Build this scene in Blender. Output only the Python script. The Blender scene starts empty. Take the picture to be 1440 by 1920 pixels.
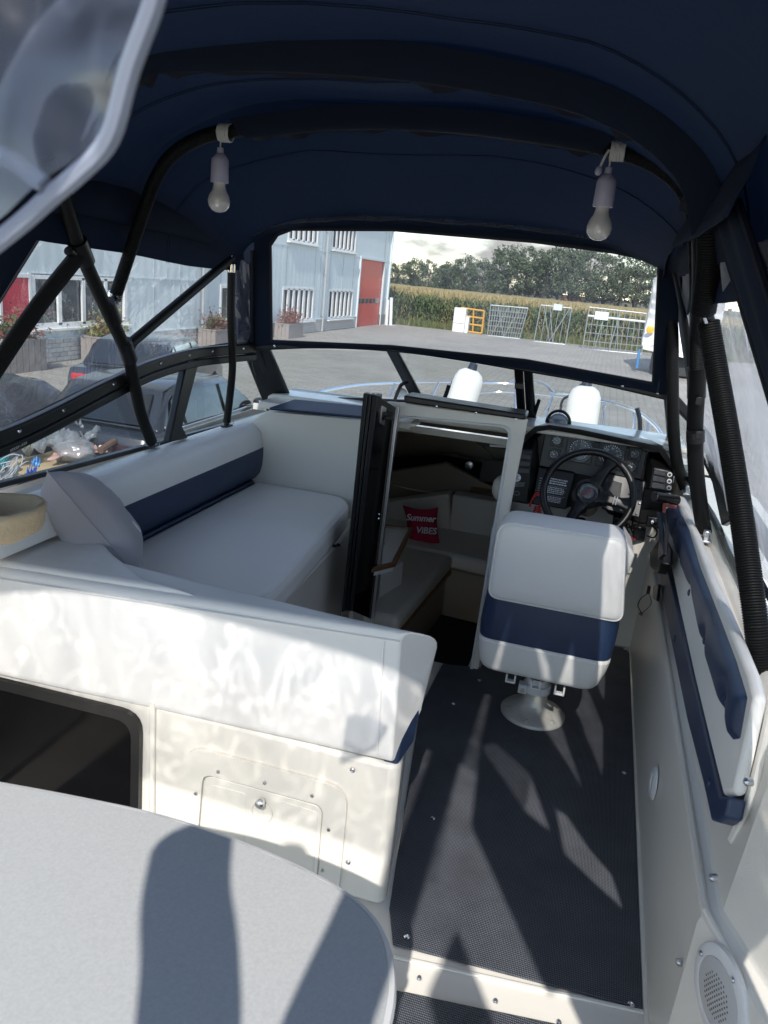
import bpy, bmesh, math, random
import numpy as np
from mathutils import Vector, Matrix, noise
random.seed(7)
S = bpy.context.scene
COL = S.collection
rad = math.radians

# ------------------------------------------------------------------ camera
F, CX, CY = 1443.0, 720.0, 960.0
CAM = np.array([0.0, 0.0, 1.45])
def _basis(roll, pitch, vpx):
    r, p = rad(roll), rad(pitch)
    up = np.array([math.sin(r)*math.cos(p), math.cos(r)*math.cos(p), math.sin(p)])
    a = (vpx-CX)/F
    yy = (up[2]-a*up[0])/up[1]
    fw = np.array([a, yy, -1.0]); fw /= np.linalg.norm(fw)
    return np.stack([np.cross(fw, up), fw, up])
RM = _basis(5.5, 17.0, 1150)
cd = bpy.data.cameras.new('camera'); cam = bpy.data.objects.new('camera', cd); COL.objects.link(cam)
cam.matrix_world = Matrix([[*RM[0], CAM[0]], [*RM[1], CAM[1]], [*RM[2], CAM[2]], [0, 0, 0, 1]])
cd.sensor_fit = 'VERTICAL'; cd.sensor_height = 36.0; cd.lens = 36.0*F/1920
cd.clip_start = 0.02; cd.clip_end = 3000
cd.dof.use_dof = True; cd.dof.focus_distance = 3.2; cd.dof.aperture_fstop = 11.5
S.camera = cam

# ------------------------------------------------------------------ sky and sun
SUN_H = Vector((0.12, -0.993, 0)).normalized(); SUN_EL = rad(42)
w = bpy.data.worlds.new('World'); S.world = w; w.use_nodes = True
nt = w.node_tree; nt.nodes.clear()
def wn(t, **k):
    n = nt.nodes.new(t)
    for a, b in k.items(): setattr(n, a, b)
    return n
sky = wn('ShaderNodeTexSky', sky_type='NISHITA', sun_disc=False, sun_elevation=SUN_EL,
         sun_rotation=math.atan2(SUN_H.x, SUN_H.y))
sky.air_density = 1.0; sky.dust_density = 0.1; sky.ozone_density = 1.0
tc = wn('ShaderNodeTexCoord'); mp = wn('ShaderNodeMapping'); mp.inputs['Scale'].default_value = (2.2, 2.2, 7.0)
mp.inputs['Location'].default_value = (0.35, 0.2, 0.1)
cn = wn('ShaderNodeTexNoise'); cn.inputs['Scale'].default_value = 2.0; cn.inputs['Detail'].default_value = 9; cn.inputs['Roughness'].default_value = 0.56
cr = wn('ShaderNodeValToRGB'); cr.color_ramp.elements[0].position = 0.41; cr.color_ramp.elements[1].position = 0.62
cmix = wn('ShaderNodeMixRGB'); cmix.inputs[2].default_value = (1.58, 1.54, 1.48, 1)
bg = wn('ShaderNodeBackground'); bg.inputs['Strength'].default_value = 0.15
out = wn('ShaderNodeOutputWorld'); L = nt.links.new
L(tc.outputs['Generated'], mp.inputs['Vector']); L(mp.outputs[0], cn.inputs['Vector']); L(cn.outputs['Fac'], cr.inputs[0])
L(cr.outputs[0], cmix.inputs[0]); L(sky.outputs[0], cmix.inputs[1]); L(cmix.outputs[0], bg.inputs[0]); L(bg.outputs[0], out.inputs[0])
sl = bpy.data.lights.new('sun', 'SUN'); sl.energy = 2.0; sl.angle = rad(0.53); sl.color = (1.0, 0.95, 0.88)
so = bpy.data.objects.new('sun', sl); COL.objects.link(so)
sd = (SUN_H*math.cos(SUN_EL)+Vector((0, 0, math.sin(SUN_EL)))).normalized()
so.rotation_euler = sd.to_track_quat('Z', 'Y').to_euler(); so.location = (5, -15, 14)
S.view_settings.view_transform = 'Standard'; S.view_settings.look = 'None'
S.view_settings.gamma = 1.0; S.view_settings.use_curve_mapping = False
S.view_settings.exposure = 1.43
S.render.engine = 'CYCLES'
S.cycles.max_bounces = 10; S.cycles.diffuse_bounces = 5; S.cycles.glossy_bounces = 4
S.cycles.transmission_bounces = 6; S.cycles.transparent_max_bounces = 24
S.cycles.use_denoising = True; S.cycles.caustics_reflective = False; S.cycles.caustics_refractive = False
S.cycles.sample_clamp_indirect = 6

# ------------------------------------------------------------------ points
def ray(x, y):
    return RM @ np.array([(x-CX)/F, -(y-CY)/F, -1.0])
def at(x, y, X=None, Y=None, Z=None, n=None, d=None):
    r = ray(x, y)
    if Z is not None: t = (Z-CAM[2])/r[2]
    elif Y is not None: t = (Y-CAM[1])/r[1]
    elif X is not None: t = (X-CAM[0])/r[0]
    else: n = np.array(n, float); t = (d-n@CAM)/(n@r)
    return Vector(CAM+t*r)
def ats(pts, **k): return [at(*p, **k) for p in pts]
STB = dict(n=(1, 0, .38), d=.48+.38*.75)       # starboard curtain plane
PRT = dict(n=(1, 0, -.12), d=-1.52-.12*.75)    # port curtain plane

# ------------------------------------------------------------------ materials
MATS = {}
def nodes_of(name):
    m = bpy.data.materials.new(name); m.use_nodes = True
    t = m.node_tree; return m, t, t.nodes['Principled BSDF']
def mat(name, col, rough=.5, metal=0., bump=None, var=None, coat=0., spec=.5, trans=0.):
    """bump=(scale,strength,dist) noise relief; var=(scale,amount) colour variation"""
    if name in MATS: return MATS[name]
    m, t, b = nodes_of(name)
    b.inputs['Base Color'].default_value = (*col, 1); b.inputs['Roughness'].default_value = rough
    b.inputs['Metallic'].default_value = metal; b.inputs['Specular IOR Level'].default_value = spec
    b.inputs['Coat Weight'].default_value = coat; b.inputs['Transmission Weight'].default_value = trans
    c = t.nodes.new('ShaderNodeTexCoord')
    if var:
        n = t.nodes.new('ShaderNodeTexNoise'); n.inputs['Scale'].default_value = var[0]; n.inputs['Detail'].default_value = 6
        r = t.nodes.new('ShaderNodeMapRange'); r.inputs[3].default_value = 1-var[1]; r.inputs[4].default_value = 1+var[1]
        x = t.nodes.new('ShaderNodeMixRGB'); x.blend_type = 'MULTIPLY'; x.inputs[0].default_value = 1; x.inputs[1].default_value = (*col, 1)
        t.links.new(c.outputs['Object'], n.inputs['Vector']); t.links.new(n.outputs['Fac'], r.inputs[0])
        t.links.new(r.outputs[0], x.inputs[2]); t.links.new(x.outputs[0], b.inputs['Base Color'])
        rr = t.nodes.new('ShaderNodeMapRange'); rr.inputs[3].default_value = max(.02, rough-.08); rr.inputs[4].default_value = min(1, rough+.1)
        t.links.new(n.outputs['Fac'], rr.inputs[0]); t.links.new(rr.outputs[0], b.inputs['Roughness'])
    if bump:
        n = t.nodes.new('ShaderNodeTexNoise'); n.inputs['Scale'].default_value = bump[0]; n.inputs['Detail'].default_value = 4
        u = t.nodes.new('ShaderNodeBump'); u.inputs['Strength'].default_value = bump[1]; u.inputs['Distance'].default_value = bump[2]
        t.links.new(c.outputs['Object'], n.inputs['Vector']); t.links.new(n.outputs['Fac'], u.inputs['Height']); t.links.new(u.outputs[0], b.inputs['Normal'])
    MATS[name] = m; return m
gel = mat('gelcoat', (.75, .72, .66), .22, bump=(9, .07, .01), var=(3.5, .06), coat=.3)
gel2 = mat('gelcoat_textured', (.73, .70, .64), .3, bump=(420, .25, .002), var=(3, .04))
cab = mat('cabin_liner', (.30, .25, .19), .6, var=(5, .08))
white = mat('white_vinyl', (.79, .78, .76), .42, bump=(6, .28, .02), var=(4, .045))
navy = mat('navy_vinyl', (.016, .034, .085), .42, bump=(260, .2, .002), var=(6, .1))
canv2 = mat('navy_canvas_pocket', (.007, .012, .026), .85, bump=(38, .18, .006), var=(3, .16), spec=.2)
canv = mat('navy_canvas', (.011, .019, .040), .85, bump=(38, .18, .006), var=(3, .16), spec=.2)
hem = mat('dark_hem', (.004, .006, .013), .6, bump=(60, .25, .004))
blk = mat('black_plastic', (.007, .007, .008), .36, bump=(500, .12, .001), var=(9, .15))
blkm = mat('black_anodised', (.008, .0085, .010), .36, metal=.0, var=(14, .2), bump=(80, .05, .002))
rub = mat('black_sleeve', (.0035, .0038, .004), .55, bump=(300, .2, .001), spec=.3)
gloss = mat('black_acrylic', (.004, .004, .005), .06, spec=.22)
chrome = mat('chrome', (.75, .76, .78), .12, metal=1.)
steel = mat('brushed_steel', (.55, .56, .58), .3, metal=1., bump=(60, .1, .002))
ped = mat('cast_aluminium', (.58, .57, .53), .45, metal=.35, bump=(70, .35, .004), var=(25, .18))
lamin = mat('table_laminate', (.45, .458, .458), .34, var=(230, .16), bump=(300, .05, .001))
trimw = mat('table_edge', (.62, .63, .63), .3)
wplast = mat('white_plastic', (.72, .72, .72), .35)
lilac = mat('lamp_plastic', (.42, .41, .52), .4)
bulbm = mat('bulb_frosted', (.74, .72, .68), .10, coat=1.)
cordm = mat('white_cord', (.6, .59, .55), .8, bump=(400, .4, .002))
grey = mat('grey_cloth', (.40, .38, .41), .85, bump=(220, .3, .002), var=(7, .06))
straw = mat('straw', (.47, .375, .25), .9, bump=(90, .6, .006), var=(14, .22))
redp = mat('red_plastic', (.55, .02, .025), .35)
magenta = mat('crimson_cloth', (.42, .012, .055), .8, bump=(150, .3, .002))
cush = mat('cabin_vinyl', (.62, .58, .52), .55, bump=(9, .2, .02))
wood = mat('wood', (.16, .08, .035), .4, var=(30, .3))
ink = mat('printed_white', (.80, .80, .82), .6)
inkd = mat('printed_grey', (.30, .31, .34), .6)
dial = mat('gauge_face', (.035, .037, .042), .25, coat=.3)
rail = mat('stainless', (.72, .74, .77), .14, metal=1.)
ropem = mat('dark_rope', (.03, .03, .035), .8)

def weave_mat():
    m, t, b = nodes_of('woven_mat')
    c = t.nodes.new('ShaderNodeTexCoord')
    w1 = t.nodes.new('ShaderNodeTexWave'); w1.bands_direction = 'X'; w1.inputs['Scale'].default_value = 84
    w2 = t.nodes.new('ShaderNodeTexWave'); w2.bands_direction = 'Y'; w2.inputs['Scale'].default_value = 60
    for x in (w1, w2):
        x.wave_profile = 'SIN'; t.links.new(c.outputs['Object'], x.inputs['Vector'])
    ml = t.nodes.new('ShaderNodeMath'); ml.operation = 'MULTIPLY'
    t.links.new(w1.outputs['Fac'], ml.inputs[0]); t.links.new(w2.outputs['Fac'], ml.inputs[1])
    n = t.nodes.new('ShaderNodeTexNoise'); n.inputs['Scale'].default_value = 12
    t.links.new(c.outputs['Object'], n.inputs['Vector'])
    r = t.nodes.new('ShaderNodeValToRGB')
    r.color_ramp.elements[0].position = .15; r.color_ramp.elements[0].color = (.035, .040, .056, 1)
    r.color_ramp.elements[1].position = .85; r.color_ramp.elements[1].color = (.26, .275, .30, 1)
    t.links.new(ml.outputs[0], r.inputs[0])
    n.inputs['Scale'].default_value = 7; n.inputs['Detail'].default_value = 8; n.inputs['Roughness'].default_value = .65
    mr = t.nodes.new('ShaderNodeMapRange'); mr.inputs[1].default_value = .3; mr.inputs[2].default_value = .7; mr.inputs[3].default_value = .78; mr.inputs[4].default_value = 1.28
    mm = t.nodes.new('ShaderNodeMixRGB'); mm.blend_type = 'MULTIPLY'; mm.inputs[0].default_value = 1
    t.links.new(n.outputs['Fac'], mr.inputs[0]); t.links.new(r.outputs[0], mm.inputs[1]); t.links.new(mr.outputs[0], mm.inputs[2]); t.links.new(mm.outputs[0], b.inputs['Base Color'])
    u = t.nodes.new('ShaderNodeBump'); u.inputs['Strength'].default_value = .8; u.inputs['Distance'].default_value = .004
    t.links.new(ml.outputs[0], u.inputs['Height']); t.links.new(u.outputs[0], b.inputs['Normal'])
    b.inputs['Roughness'].default_value = .55
    return m
matm = weave_mat()
def cloth_glow(m, col, f):
    # woven cloth lets a little of the light on its far side through
    t = m.node_tree; b = t.nodes['Principled BSDF']; o = t.nodes['Material Output']
    tl = t.nodes.new('ShaderNodeBsdfTranslucent'); tl.inputs[0].default_value = (*col, 1)
    mx = t.nodes.new('ShaderNodeMixShader'); mx.inputs[0].default_value = f
    t.links.new(b.outputs[0], mx.inputs[1]); t.links.new(tl.outputs[0], mx.inputs[2]); t.links.new(mx.outputs[0], o.inputs[0])
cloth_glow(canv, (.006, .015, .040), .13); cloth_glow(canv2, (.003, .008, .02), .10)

def film(name, tint, gl=.08, bscale=6., bstr=.5, haze=0.0, hcol=(.8, .82, .85), caustic=0.0, rough=.04, wscale=7.):
    """clear sheet: lets light through, mirrors a little at its ripples, with a faint milky bloom"""
    m = bpy.data.materials.new(name); m.use_nodes = True; t = m.node_tree; t.nodes.clear()
    o = t.nodes.new('ShaderNodeOutputMaterial'); tr = t.nodes.new('ShaderNodeBsdfTransparent')
    g = t.nodes.new('ShaderNodeBsdfGlossy'); g.inputs['Roughness'].default_value = rough
    c = t.nodes.new('ShaderNodeTexCoord'); n = t.nodes.new('ShaderNodeTexNoise'); n.inputs['Scale'].default_value = bscale
    n.inputs['Detail'].default_value = 3; n.inputs['Distortion'].default_value = 1.2
    t.links.new(c.outputs['Object'], n.inputs['Vector'])
    u = t.nodes.new('ShaderNodeBump'); u.inputs['Strength'].default_value = bstr; u.inputs['Distance'].default_value = .03
    t.links.new(n.outputs['Fac'], u.inputs['Height']); t.links.new(u.outputs[0], g.inputs['Normal'])
    lw = t.nodes.new('ShaderNodeLayerWeight'); lw.inputs['Blend'].default_value = .35; t.links.new(u.outputs[0], lw.inputs['Normal'])
    k = t.nodes.new('ShaderNodeMapRange'); k.inputs[3].default_value = gl*.5; k.inputs[4].default_value = min(.42, gl*4)
    t.links.new(lw.outputs['Fresnel'], k.inputs[0])
    tr.inputs[0].default_value = (*tint, 1)
    if caustic:
        # bright caustic lines and dim patches of light put into the sheet's tint
        n2 = t.nodes.new('ShaderNodeTexNoise'); n2.inputs['Scale'].default_value = wscale; n2.inputs['Detail'].default_value = 1.5; n2.inputs['Distortion'].default_value = 2.2
        n4 = t.nodes.new('ShaderNodeTexNoise'); n4.inputs['Scale'].default_value = wscale*.45; n4.inputs['Detail'].default_value = 2; n4.inputs['Distortion'].default_value = 1.5
        mp_ = t.nodes.new('ShaderNodeMapping'); mp_.inputs['Scale'].default_value = (1, 1, .55)
        t.links.new(c.outputs['Object'], mp_.inputs[0]); t.links.new(mp_.outputs[0], n2.inputs['Vector']); t.links.new(mp_.outputs[0], n4.inputs['Vector'])
        sb_ = t.nodes.new('ShaderNodeMath'); sb_.operation = 'SUBTRACT'; sb_.inputs[1].default_value = .5; t.links.new(n2.outputs['Fac'], sb_.inputs[0])
        ab = t.nodes.new('ShaderNodeMath'); ab.operation = 'ABSOLUTE'; t.links.new(sb_.outputs[0], ab.inputs[0])
        rg = t.nodes.new('ShaderNodeMapRange'); rg.inputs[1].default_value = 0; rg.inputs[2].default_value = .042; rg.inputs[3].default_value = 1; rg.inputs[4].default_value = 0; rg.interpolation_type = 'SMOOTHSTEP'
        t.links.new(ab.outputs[0], rg.inputs[0])
        lf = t.nodes.new('ShaderNodeMapRange'); lf.inputs[1].default_value = .35; lf.inputs[2].default_value = .65; lf.inputs[3].default_value = 0; lf.inputs[4].default_value = .42
        t.links.new(n4.outputs['Fac'], lf.inputs[0])
        mxm = t.nodes.new('ShaderNodeMath'); mxm.operation = 'MAXIMUM'; t.links.new(rg.outputs[0], mxm.inputs[0]); t.links.new(lf.outputs[0], mxm.inputs[1])
        r = t.nodes.new('ShaderNodeValToRGB'); lo = 1-caustic
        r.color_ramp.elements[0].color = (tint[0]*lo, tint[1]*lo, tint[2]*lo, 1); r.color_ramp.elements[1].color = (*tint, 1)
        t.links.new(mxm.outputs[0], r.inputs[0]); t.links.new(r.outputs[0], tr.inputs[0])
    mx = t.nodes.new('ShaderNodeMixShader'); t.links.new(k.outputs[0], mx.inputs[0])
    t.links.new(tr.outputs[0], mx.inputs[1]); t.links.new(g.outputs[0], mx.inputs[2])
    last = mx
    if haze:
        d1 = t.nodes.new('ShaderNodeBsdfDiffuse'); d1.inputs[0].default_value = (*hcol, 1)
        d2 = t.nodes.new('ShaderNodeBsdfTranslucent'); d2.inputs[0].default_value = (*hcol, 1)
        df = t.nodes.new('ShaderNodeMixShader'); df.inputs[0].default_value = .5; t.links.new(d1.outputs[0], df.inputs[1]); t.links.new(d2.outputs[0], df.inputs[2])
        m2 = t.nodes.new('ShaderNodeMixShader'); n3 = t.nodes.new('ShaderNodeTexNoise'); n3.inputs['Scale'].default_value = 5; n3.inputs['Detail'].default_value = 5
        t.links.new(c.outputs['Object'], n3.inputs['Vector'])
        h = t.nodes.new('ShaderNodeMapRange'); h.inputs[1].default_value = .3; h.inputs[2].default_value = .75
        h.inputs[3].default_value = haze*.5; h.inputs[4].default_value = haze*1.5
        t.links.new(n3.outputs['Fac'], h.inputs[0]); t.links.new(h.outputs[0], m2.inputs[0])
        t.links.new(mx.outputs[0], m2.inputs[1]); t.links.new(df.outputs[0], m2.inputs[2]); last = m2
    t.links.new(last.outputs[0], o.inputs[0]); return m
vinyl = film('clear_vinyl', (.93, .94, .95), .05, 5, .5, haze=.085)
vinylf = film('front_vinyl', (.93, .94, .95), .05, 5, .5, haze=.13)
vinylw = film('wrinkled_vinyl', (.93, .94, .95), .22, 4.5, 1.0, haze=.12, caustic=.42)
vinylm = film('milky_vinyl', (.93, .94, .95), .30, 5.5, 1.6, haze=.42, hcol=(.82, .82, .86))
vinyla = film('caustic_vinyl', (.97, .97, .97), .04, 4.5, .3, haze=.02, caustic=.55, wscale=9.5)
flapm = film('folded_vinyl', (.55, .58, .66), .06, 4, .5, haze=.42, hcol=(.15, .18, .26), rough=.3)
glass = film('windscreen_glass', (.88, .90, .90), .03, 2, .04)
cglass = mat('dark_glass', (.012, .014, .016), .05, coat=.4)
bowl = film('bowl_glass', (.85, .87, .88), .14, 2, .1)

# ------------------------------------------------------------------ mesh building
def wloc(p):
    v = Vector((0, 0, 0))
    while p is not None: v += p.location; p = p.parent
    return v
def catmull(pts, n):
    pts = [Vector(p) for p in pts]
    if len(pts) < 3: 
        return [pts[0].lerp(pts[-1], i/max(1, n)) for i in range(n+1)]
    P = [pts[0]*2-pts[1]]+pts+[pts[-1]*2-pts[-2]]
    r = []
    for i in range(1, len(P)-2):
        a, b, c, d = P[i-1:i+3]
        for k in range(n):
            t = k/n
            r.append(.5*((2*b)+(c-a)*t+(2*a-5*b+4*c-d)*t*t+(3*b-a-3*c+d)*t**3))
    r.append(pts[-1]); return r
class G:
    def __init__(s): s.v = []; s.f = []; s.m = []
    def add(s, vs, fs, mi=0):
        o = len(s.v); s.v += [Vector(p) for p in vs]
        s.f += [tuple(i+o for i in f) for f in fs]; s.m += [mi]*len(fs); return s
    def box(s, c, size, rot=None, mi=0):
        x, y, z = [q/2 for q in size]; c = Vector(c)
        vs = [Vector((a, b, d)) for a in (-x, x) for b in (-y, y) for d in (-z, z)]
        if rot is not None: vs = [rot @ p for p in vs]
        return s.add([p+c for p in vs], [(0, 1, 3, 2), (4, 6, 7, 5), (0, 4, 5, 1), (2, 3, 7, 6), (0, 2, 6, 4), (1, 5, 7, 3)], mi)
    def prism(s, poly, vec, mi=0, top=1.0):
        n = len(poly); poly = [Vector(p) for p in poly]; vec = Vector(vec)
        c = sum(poly, Vector())/n
        q = [c+(p-c)*top+vec for p in poly]
        fs = [tuple(range(n))[::-1], tuple(range(n, 2*n))]+[(i, (i+1) % n, n+(i+1) % n, n+i) for i in range(n)]
        return s.add(poly+q, fs, mi)
    def ring(s, outer, inner, vec, mi=0):
        n = len(outer); vec = Vector(vec)
        o = [Vector(p) for p in outer]; i_ = [Vector(p) for p in inner]
        vs = o+i_+[p+vec for p in o]+[p+vec for p in i_]; fs = []
        for a in range(n):
            b = (a+1) % n
            fs += [(a, b, n+b, n+a), (2*n+a, 3*n+a, 3*n+b, 2*n+b), (a, 2*n+a, 2*n+b, b), (n+a, n+b, 3*n+b, 3*n+a)]
        return s.add(vs, fs, mi)
    def tube(s, pts, r, n=10, sm=6, ribs=0, rd=.0, cap=True, mi=0, closed=False):
        P = catmull(pts, sm) if sm else [Vector(p) for p in pts]
        if ribs:
            ln = [0]
            for a, b in zip(P, P[1:]): ln.append(ln[-1]+(b-a).length)
            tot = ln[-1]; k = max(2, int(tot*ribs*3)); Q = []; j = 0
            for i in range(k+1):
                t = tot*i/k
                while j < len(P)-2 and ln[j+1] < t: j += 1
                f = (t-ln[j])/max(1e-9, ln[j+1]-ln[j]); Q.append(P[j].lerp(P[j+1], min(1, max(0, f))))
            P = Q
        if closed: P = P[:-1]
        m = len(P); vs = []; prev = None
        for i in range(m):
            if closed: d = P[(i+1) % m]-P[i-1]
            else: d = P[min(i+1, m-1)]-P[max(i-1, 0)]
            d = d.normalized() if d.length > 1e-9 else Vector((0, 0, 1))
            if prev is None:
                u = d.orthogonal().normalized()
            else:
                u = prev-d*prev.dot(d); u = u.normalized() if u.length > 1e-6 else d.orthogonal().normalized()
            prev = u; v = d.cross(u)
            R = r(i/(m-1)) if callable(r) else r
            if ribs and i % 3 == 0: R -= rd
            for k in range(n):
                a = 2*math.pi*k/n; vs.append(P[i]+(u*math.cos(a)+v*math.sin(a))*R)
        fs = []
        for i in range(m if closed else m-1):
            j = (i+1) % m
            for k in range(n):
                fs.append((i*n+k, i*n+(k+1) % n, j*n+(k+1) % n, j*n+k))
        if cap and not closed: fs += [tuple(range(n))[::-1], tuple((m-1)*n+k for k in range(n))]
        return s.add(vs, fs, mi)
    def lathe(s, o, axis, prof, n=20, mi=0):
        o = Vector(o); ax = Vector(axis).normalized(); u = ax.orthogonal().normalized(); v = ax.cross(u)
        vs = []
        for r, h in prof:
            for k in range(n):
                a = 2*math.pi*k/n; vs.append(o+ax*h+(u*math.cos(a)+v*math.sin(a))*r)
        m = len(prof); fs = []
        for i in range(m-1):
            for k in range(n): fs.append((i*n+k, i*n+(k+1) % n, (i+1)*n+(k+1) % n, (i+1)*n+k))
        fs += [tuple(range(n))[::-1], tuple((m-1)*n+k for k in range(n))]
        return s.add(vs, fs, mi)
    def loft(s, rows, closed=False, mi=0, cap=False):
        m, n = len(rows), len(rows[0]); vs = [p for r in rows for p in r]; fs = []
        for i in range(m-1):
            for k in range(n if closed else n-1):
                fs.append((i*n+k, i*n+(k+1) % n, (i+1)*n+(k+1) % n, (i+1)*n+k))
        if cap: fs += [tuple(range(n))[::-1], tuple((m-1)*n+k for k in range(n))]
        return s.add(vs, fs, mi)
    def blob(s, c, r, sub=2, jit=0., mi=0):
        b = bmesh.new(); bmesh.ops.create_icosphere(b, subdivisions=sub, radius=1)
        vs = [Vector(c)+Vector((p.co.x*r[0], p.co.y*r[1], p.co.z*r[2]))*(1+jit*noise.noise(p.co*2.3+Vector(c))) for p in b.verts]
        b.verts.index_update(); fs = [tuple(q.index for q in f.verts) for f in b.faces]; b.free()
        return s.add(vs, fs, mi)
    def build(s, name, mats, parent=None, bevel=0, seg=2, smooth=40, solid=0, sub=0, recalc=True):
        o_ = wloc(parent) if parent else Vector((0, 0, 0))
        me = bpy.data.meshes.new(name); me.from_pydata([p-o_ for p in s.v], [], s.f)
        for m in (mats if isinstance(mats, (list, tuple)) else [mats]): me.materials.append(m)
        for p, i in zip(me.polygons, s.m): p.material_index = i
        if recalc:
            b = bmesh.new(); b.from_mesh(me); bmesh.ops.recalc_face_normals(b, faces=b.faces); b.to_mesh(me); b.free()
        if smooth:
            for p in me.polygons: p.use_smooth = True
            me.set_sharp_from_angle(angle=rad(smooth))
        o = bpy.data.objects.new(name, me); COL.objects.link(o); o.parent = parent
        if solid:
            d = o.modifiers.new('solid', 'SOLIDIFY'); d.thickness = solid; d.offset = 0
        if bevel:
            d = o.modifiers.new('bevel', 'BEVEL'); d.width = bevel; d.segments = seg; d.limit_method = 'ANGLE'; d.angle_limit = rad(35)
        if sub:
            d = o.modifiers.new('sub', 'SUBSURF'); d.levels = sub; d.render_levels = sub
        return o
def tag(o, label=None, cat=None, group=None, kind=None):
    if label: o['label'] = label
    if cat: o['category'] = cat
    if group: o['group'] = group
    if kind: o['kind'] = kind
    return o
def thing(name, loc, label, cat, group=None):
    o = bpy.data.objects.new(name, None); COL.objects.link(o); o.location = loc; o.empty_display_size = .1
    return tag(o, label, cat, group)
def dup(o, loc=None, rz=None, parent=None, **kw):
    c = o.copy(); COL.objects.link(c); c.parent = parent
    if loc is not None: c.location = loc
    if rz is not None: c.rotation_euler = (0, 0, rz)
    for ch in [q for q in bpy.data.objects if q.parent == o]: dup(ch, parent=c)
    if kw: tag(c, **kw)
    return c
def rrect(c, r, n=5):
    """rounded quad from four corners (in order); r = radius as length"""
    c = [Vector(p) for p in c]; out_ = []
    for i in range(4):
        p, a, b = c[i], c[i-1], c[(i+1) % 4]
        ri = r[i] if isinstance(r, (list, tuple)) else r
        u = (a-p).normalized()*ri; v = (b-p).normalized()*ri
        for k in range(n+1):
            t = k/n; out_.append(p+u*(1-t)**2+v*t*t)
    return out_
def text(name, body, o, u, v, size, m, parent, extrude=.0004, shear=0., bold=0.):
    cu = bpy.data.curves.new(name, 'FONT'); cu.body = body; cu.size = size; cu.extrude = extrude; cu.shear = shear; cu.offset = bold
    cu.align_x = 'CENTER'; cu.align_y = 'CENTER'; cu.materials.append(m)
    tmp = bpy.data.objects.new('tmp', cu); COL.objects.link(tmp)
    me = bpy.data.meshes.new_from_object(tmp.evaluated_get(bpy.context.evaluated_depsgraph_get())); bpy.data.objects.remove(tmp)
    ob = bpy.data.objects.new(name, me); COL.objects.link(ob); ob.parent = parent
    u = Vector(u).normalized(); n_ = u.cross(Vector(v)).normalized(); v = n_.cross(u); o = Vector(o)-(wloc(parent) if parent else Vector())
    ob.matrix_local = Matrix([[u.x, v.x, n_.x, o.x], [u.y, v.y, n_.y, o.y], [u.z, v.z, n_.z, o.z], [0, 0, 0, 1]])
    return ob
V = Vector
# === PART2 ===
# ================================================================== THE BOAT
boat = thing('motor_boat', (-.55, 2.5, -.6), 'cream motor boat with open cockpit, raked black windscreen and walk-through cabin door', 'boat')
g = G(); g.box((-.62, .9, -.02), (2.06, 3.70, .04)); g.box((.02, 3.01, -.02), (.66, .52, .04)); floor = g.build('cockpit_floor', gel, boat, 0)
g = G(); g.prism(ats([(738, 1792), (1215, 1898), (1214, 1905), (738, 1799)], Z=.0), (0, 0, .006)); g.build('floor_step_edge', gel, floor, .002)

# starboard inner side: floor edge, ledge, upper wall, coaming, turning outboard further aft
secs = [(.0, 3.27), (.0, 1.235), (.25, .59), (.31, -.6)]
prof = [(.322, -.01), (.327, .405), (.333, .425), (.362, .44), (.376, .70), (.372, .765), (.395, .80), (.60, .785), (.68, .74)]
rows = [[V((x+o, y, z)) for x, z in prof] for o, y in secs]
for i in range(2, len(prof)):
    pass
g = G(); g.loft(rows); side = g.build('side_liner', gel2, boat, .006, 2, smooth=18)
g = G(); g.tube([(.338, 3.1, .426), (.338, 2.2, .428), (.337, 1.24, .430)], .0065, 8, 2); g.tube([(.337, 1.24, .430), (.46, .92, .40), (.58, .60, .36)], .0065, 8, 2); g.build('wall_crease', gel2, side, 0)
g = G(); g.tube([(.327, 3.2, .006), (.325, 2.2, .006), (.323, 1.25, .006)], .010, 6, 1); g.tube([(.323, 1.25, .006), (.57, .6, .006)], .010, 6, 1); g.build('floor_cove', gel, side)
g = G(); g.loft([[V((x, y, z)) for x, z in [(.68, .74), (.78, .35), (.62, -.4), (-.5, -.85)]] for y in (-.8, 3.3)]+[[V((.53, 4.6, .61)), V((.62, 4.6, .3)), V((.4, 4.6, -.3)), V((-.5, 4.6, -.7))], [V((.12, 5.9, .455)), V((.10, 5.9, .25)), V((-.1, 5.9, -.1)), V((-.5, 5.9, -.45))], [V((-.5, 6.6, .41)), V((-.5, 6.55, .3)), V((-.5, 6.4, 0)), V((-.5, 6.2, -.2))]])
g.loft([[V((-1.1-x-.02, y, z)) for x, z in [(.52, .74), (.60, .35), (.45, -.4), (-.6, -.85)]] for y in (-.8, 3.3)]+[[V((-1.5, 4.6, .61)), V((-1.55, 4.6, .3)), V((-1.3, 4.6, -.3)), V((-.5, 4.6, -.7))], [V((-1.1, 5.9, .455)), V((-1.1, 5.9, .25)), V((-.9, 5.9, -.1)), V((-.5, 5.9, -.45))], [V((-.5, 6.6, .41)), V((-.5, 6.55, .3)), V((-.5, 6.4, 0)), V((-.5, 6.2, -.2))]])
hull = g.build('hull', gel, boat, 0, smooth=50)
# port coaming
g = G(); g.prism([(-1.40, -.6, .80), (-1.40, 3.0, .80), (-1.36, 3.28, .82), (-1.47, 3.28, .795), (-1.52, -.6, .79)], (0, 0, -.06))
g.box((-1.42, 1.4, .40), (.04, 3.9, .76)); g.build('side_coaming', gel, boat, .014, 3)
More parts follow.
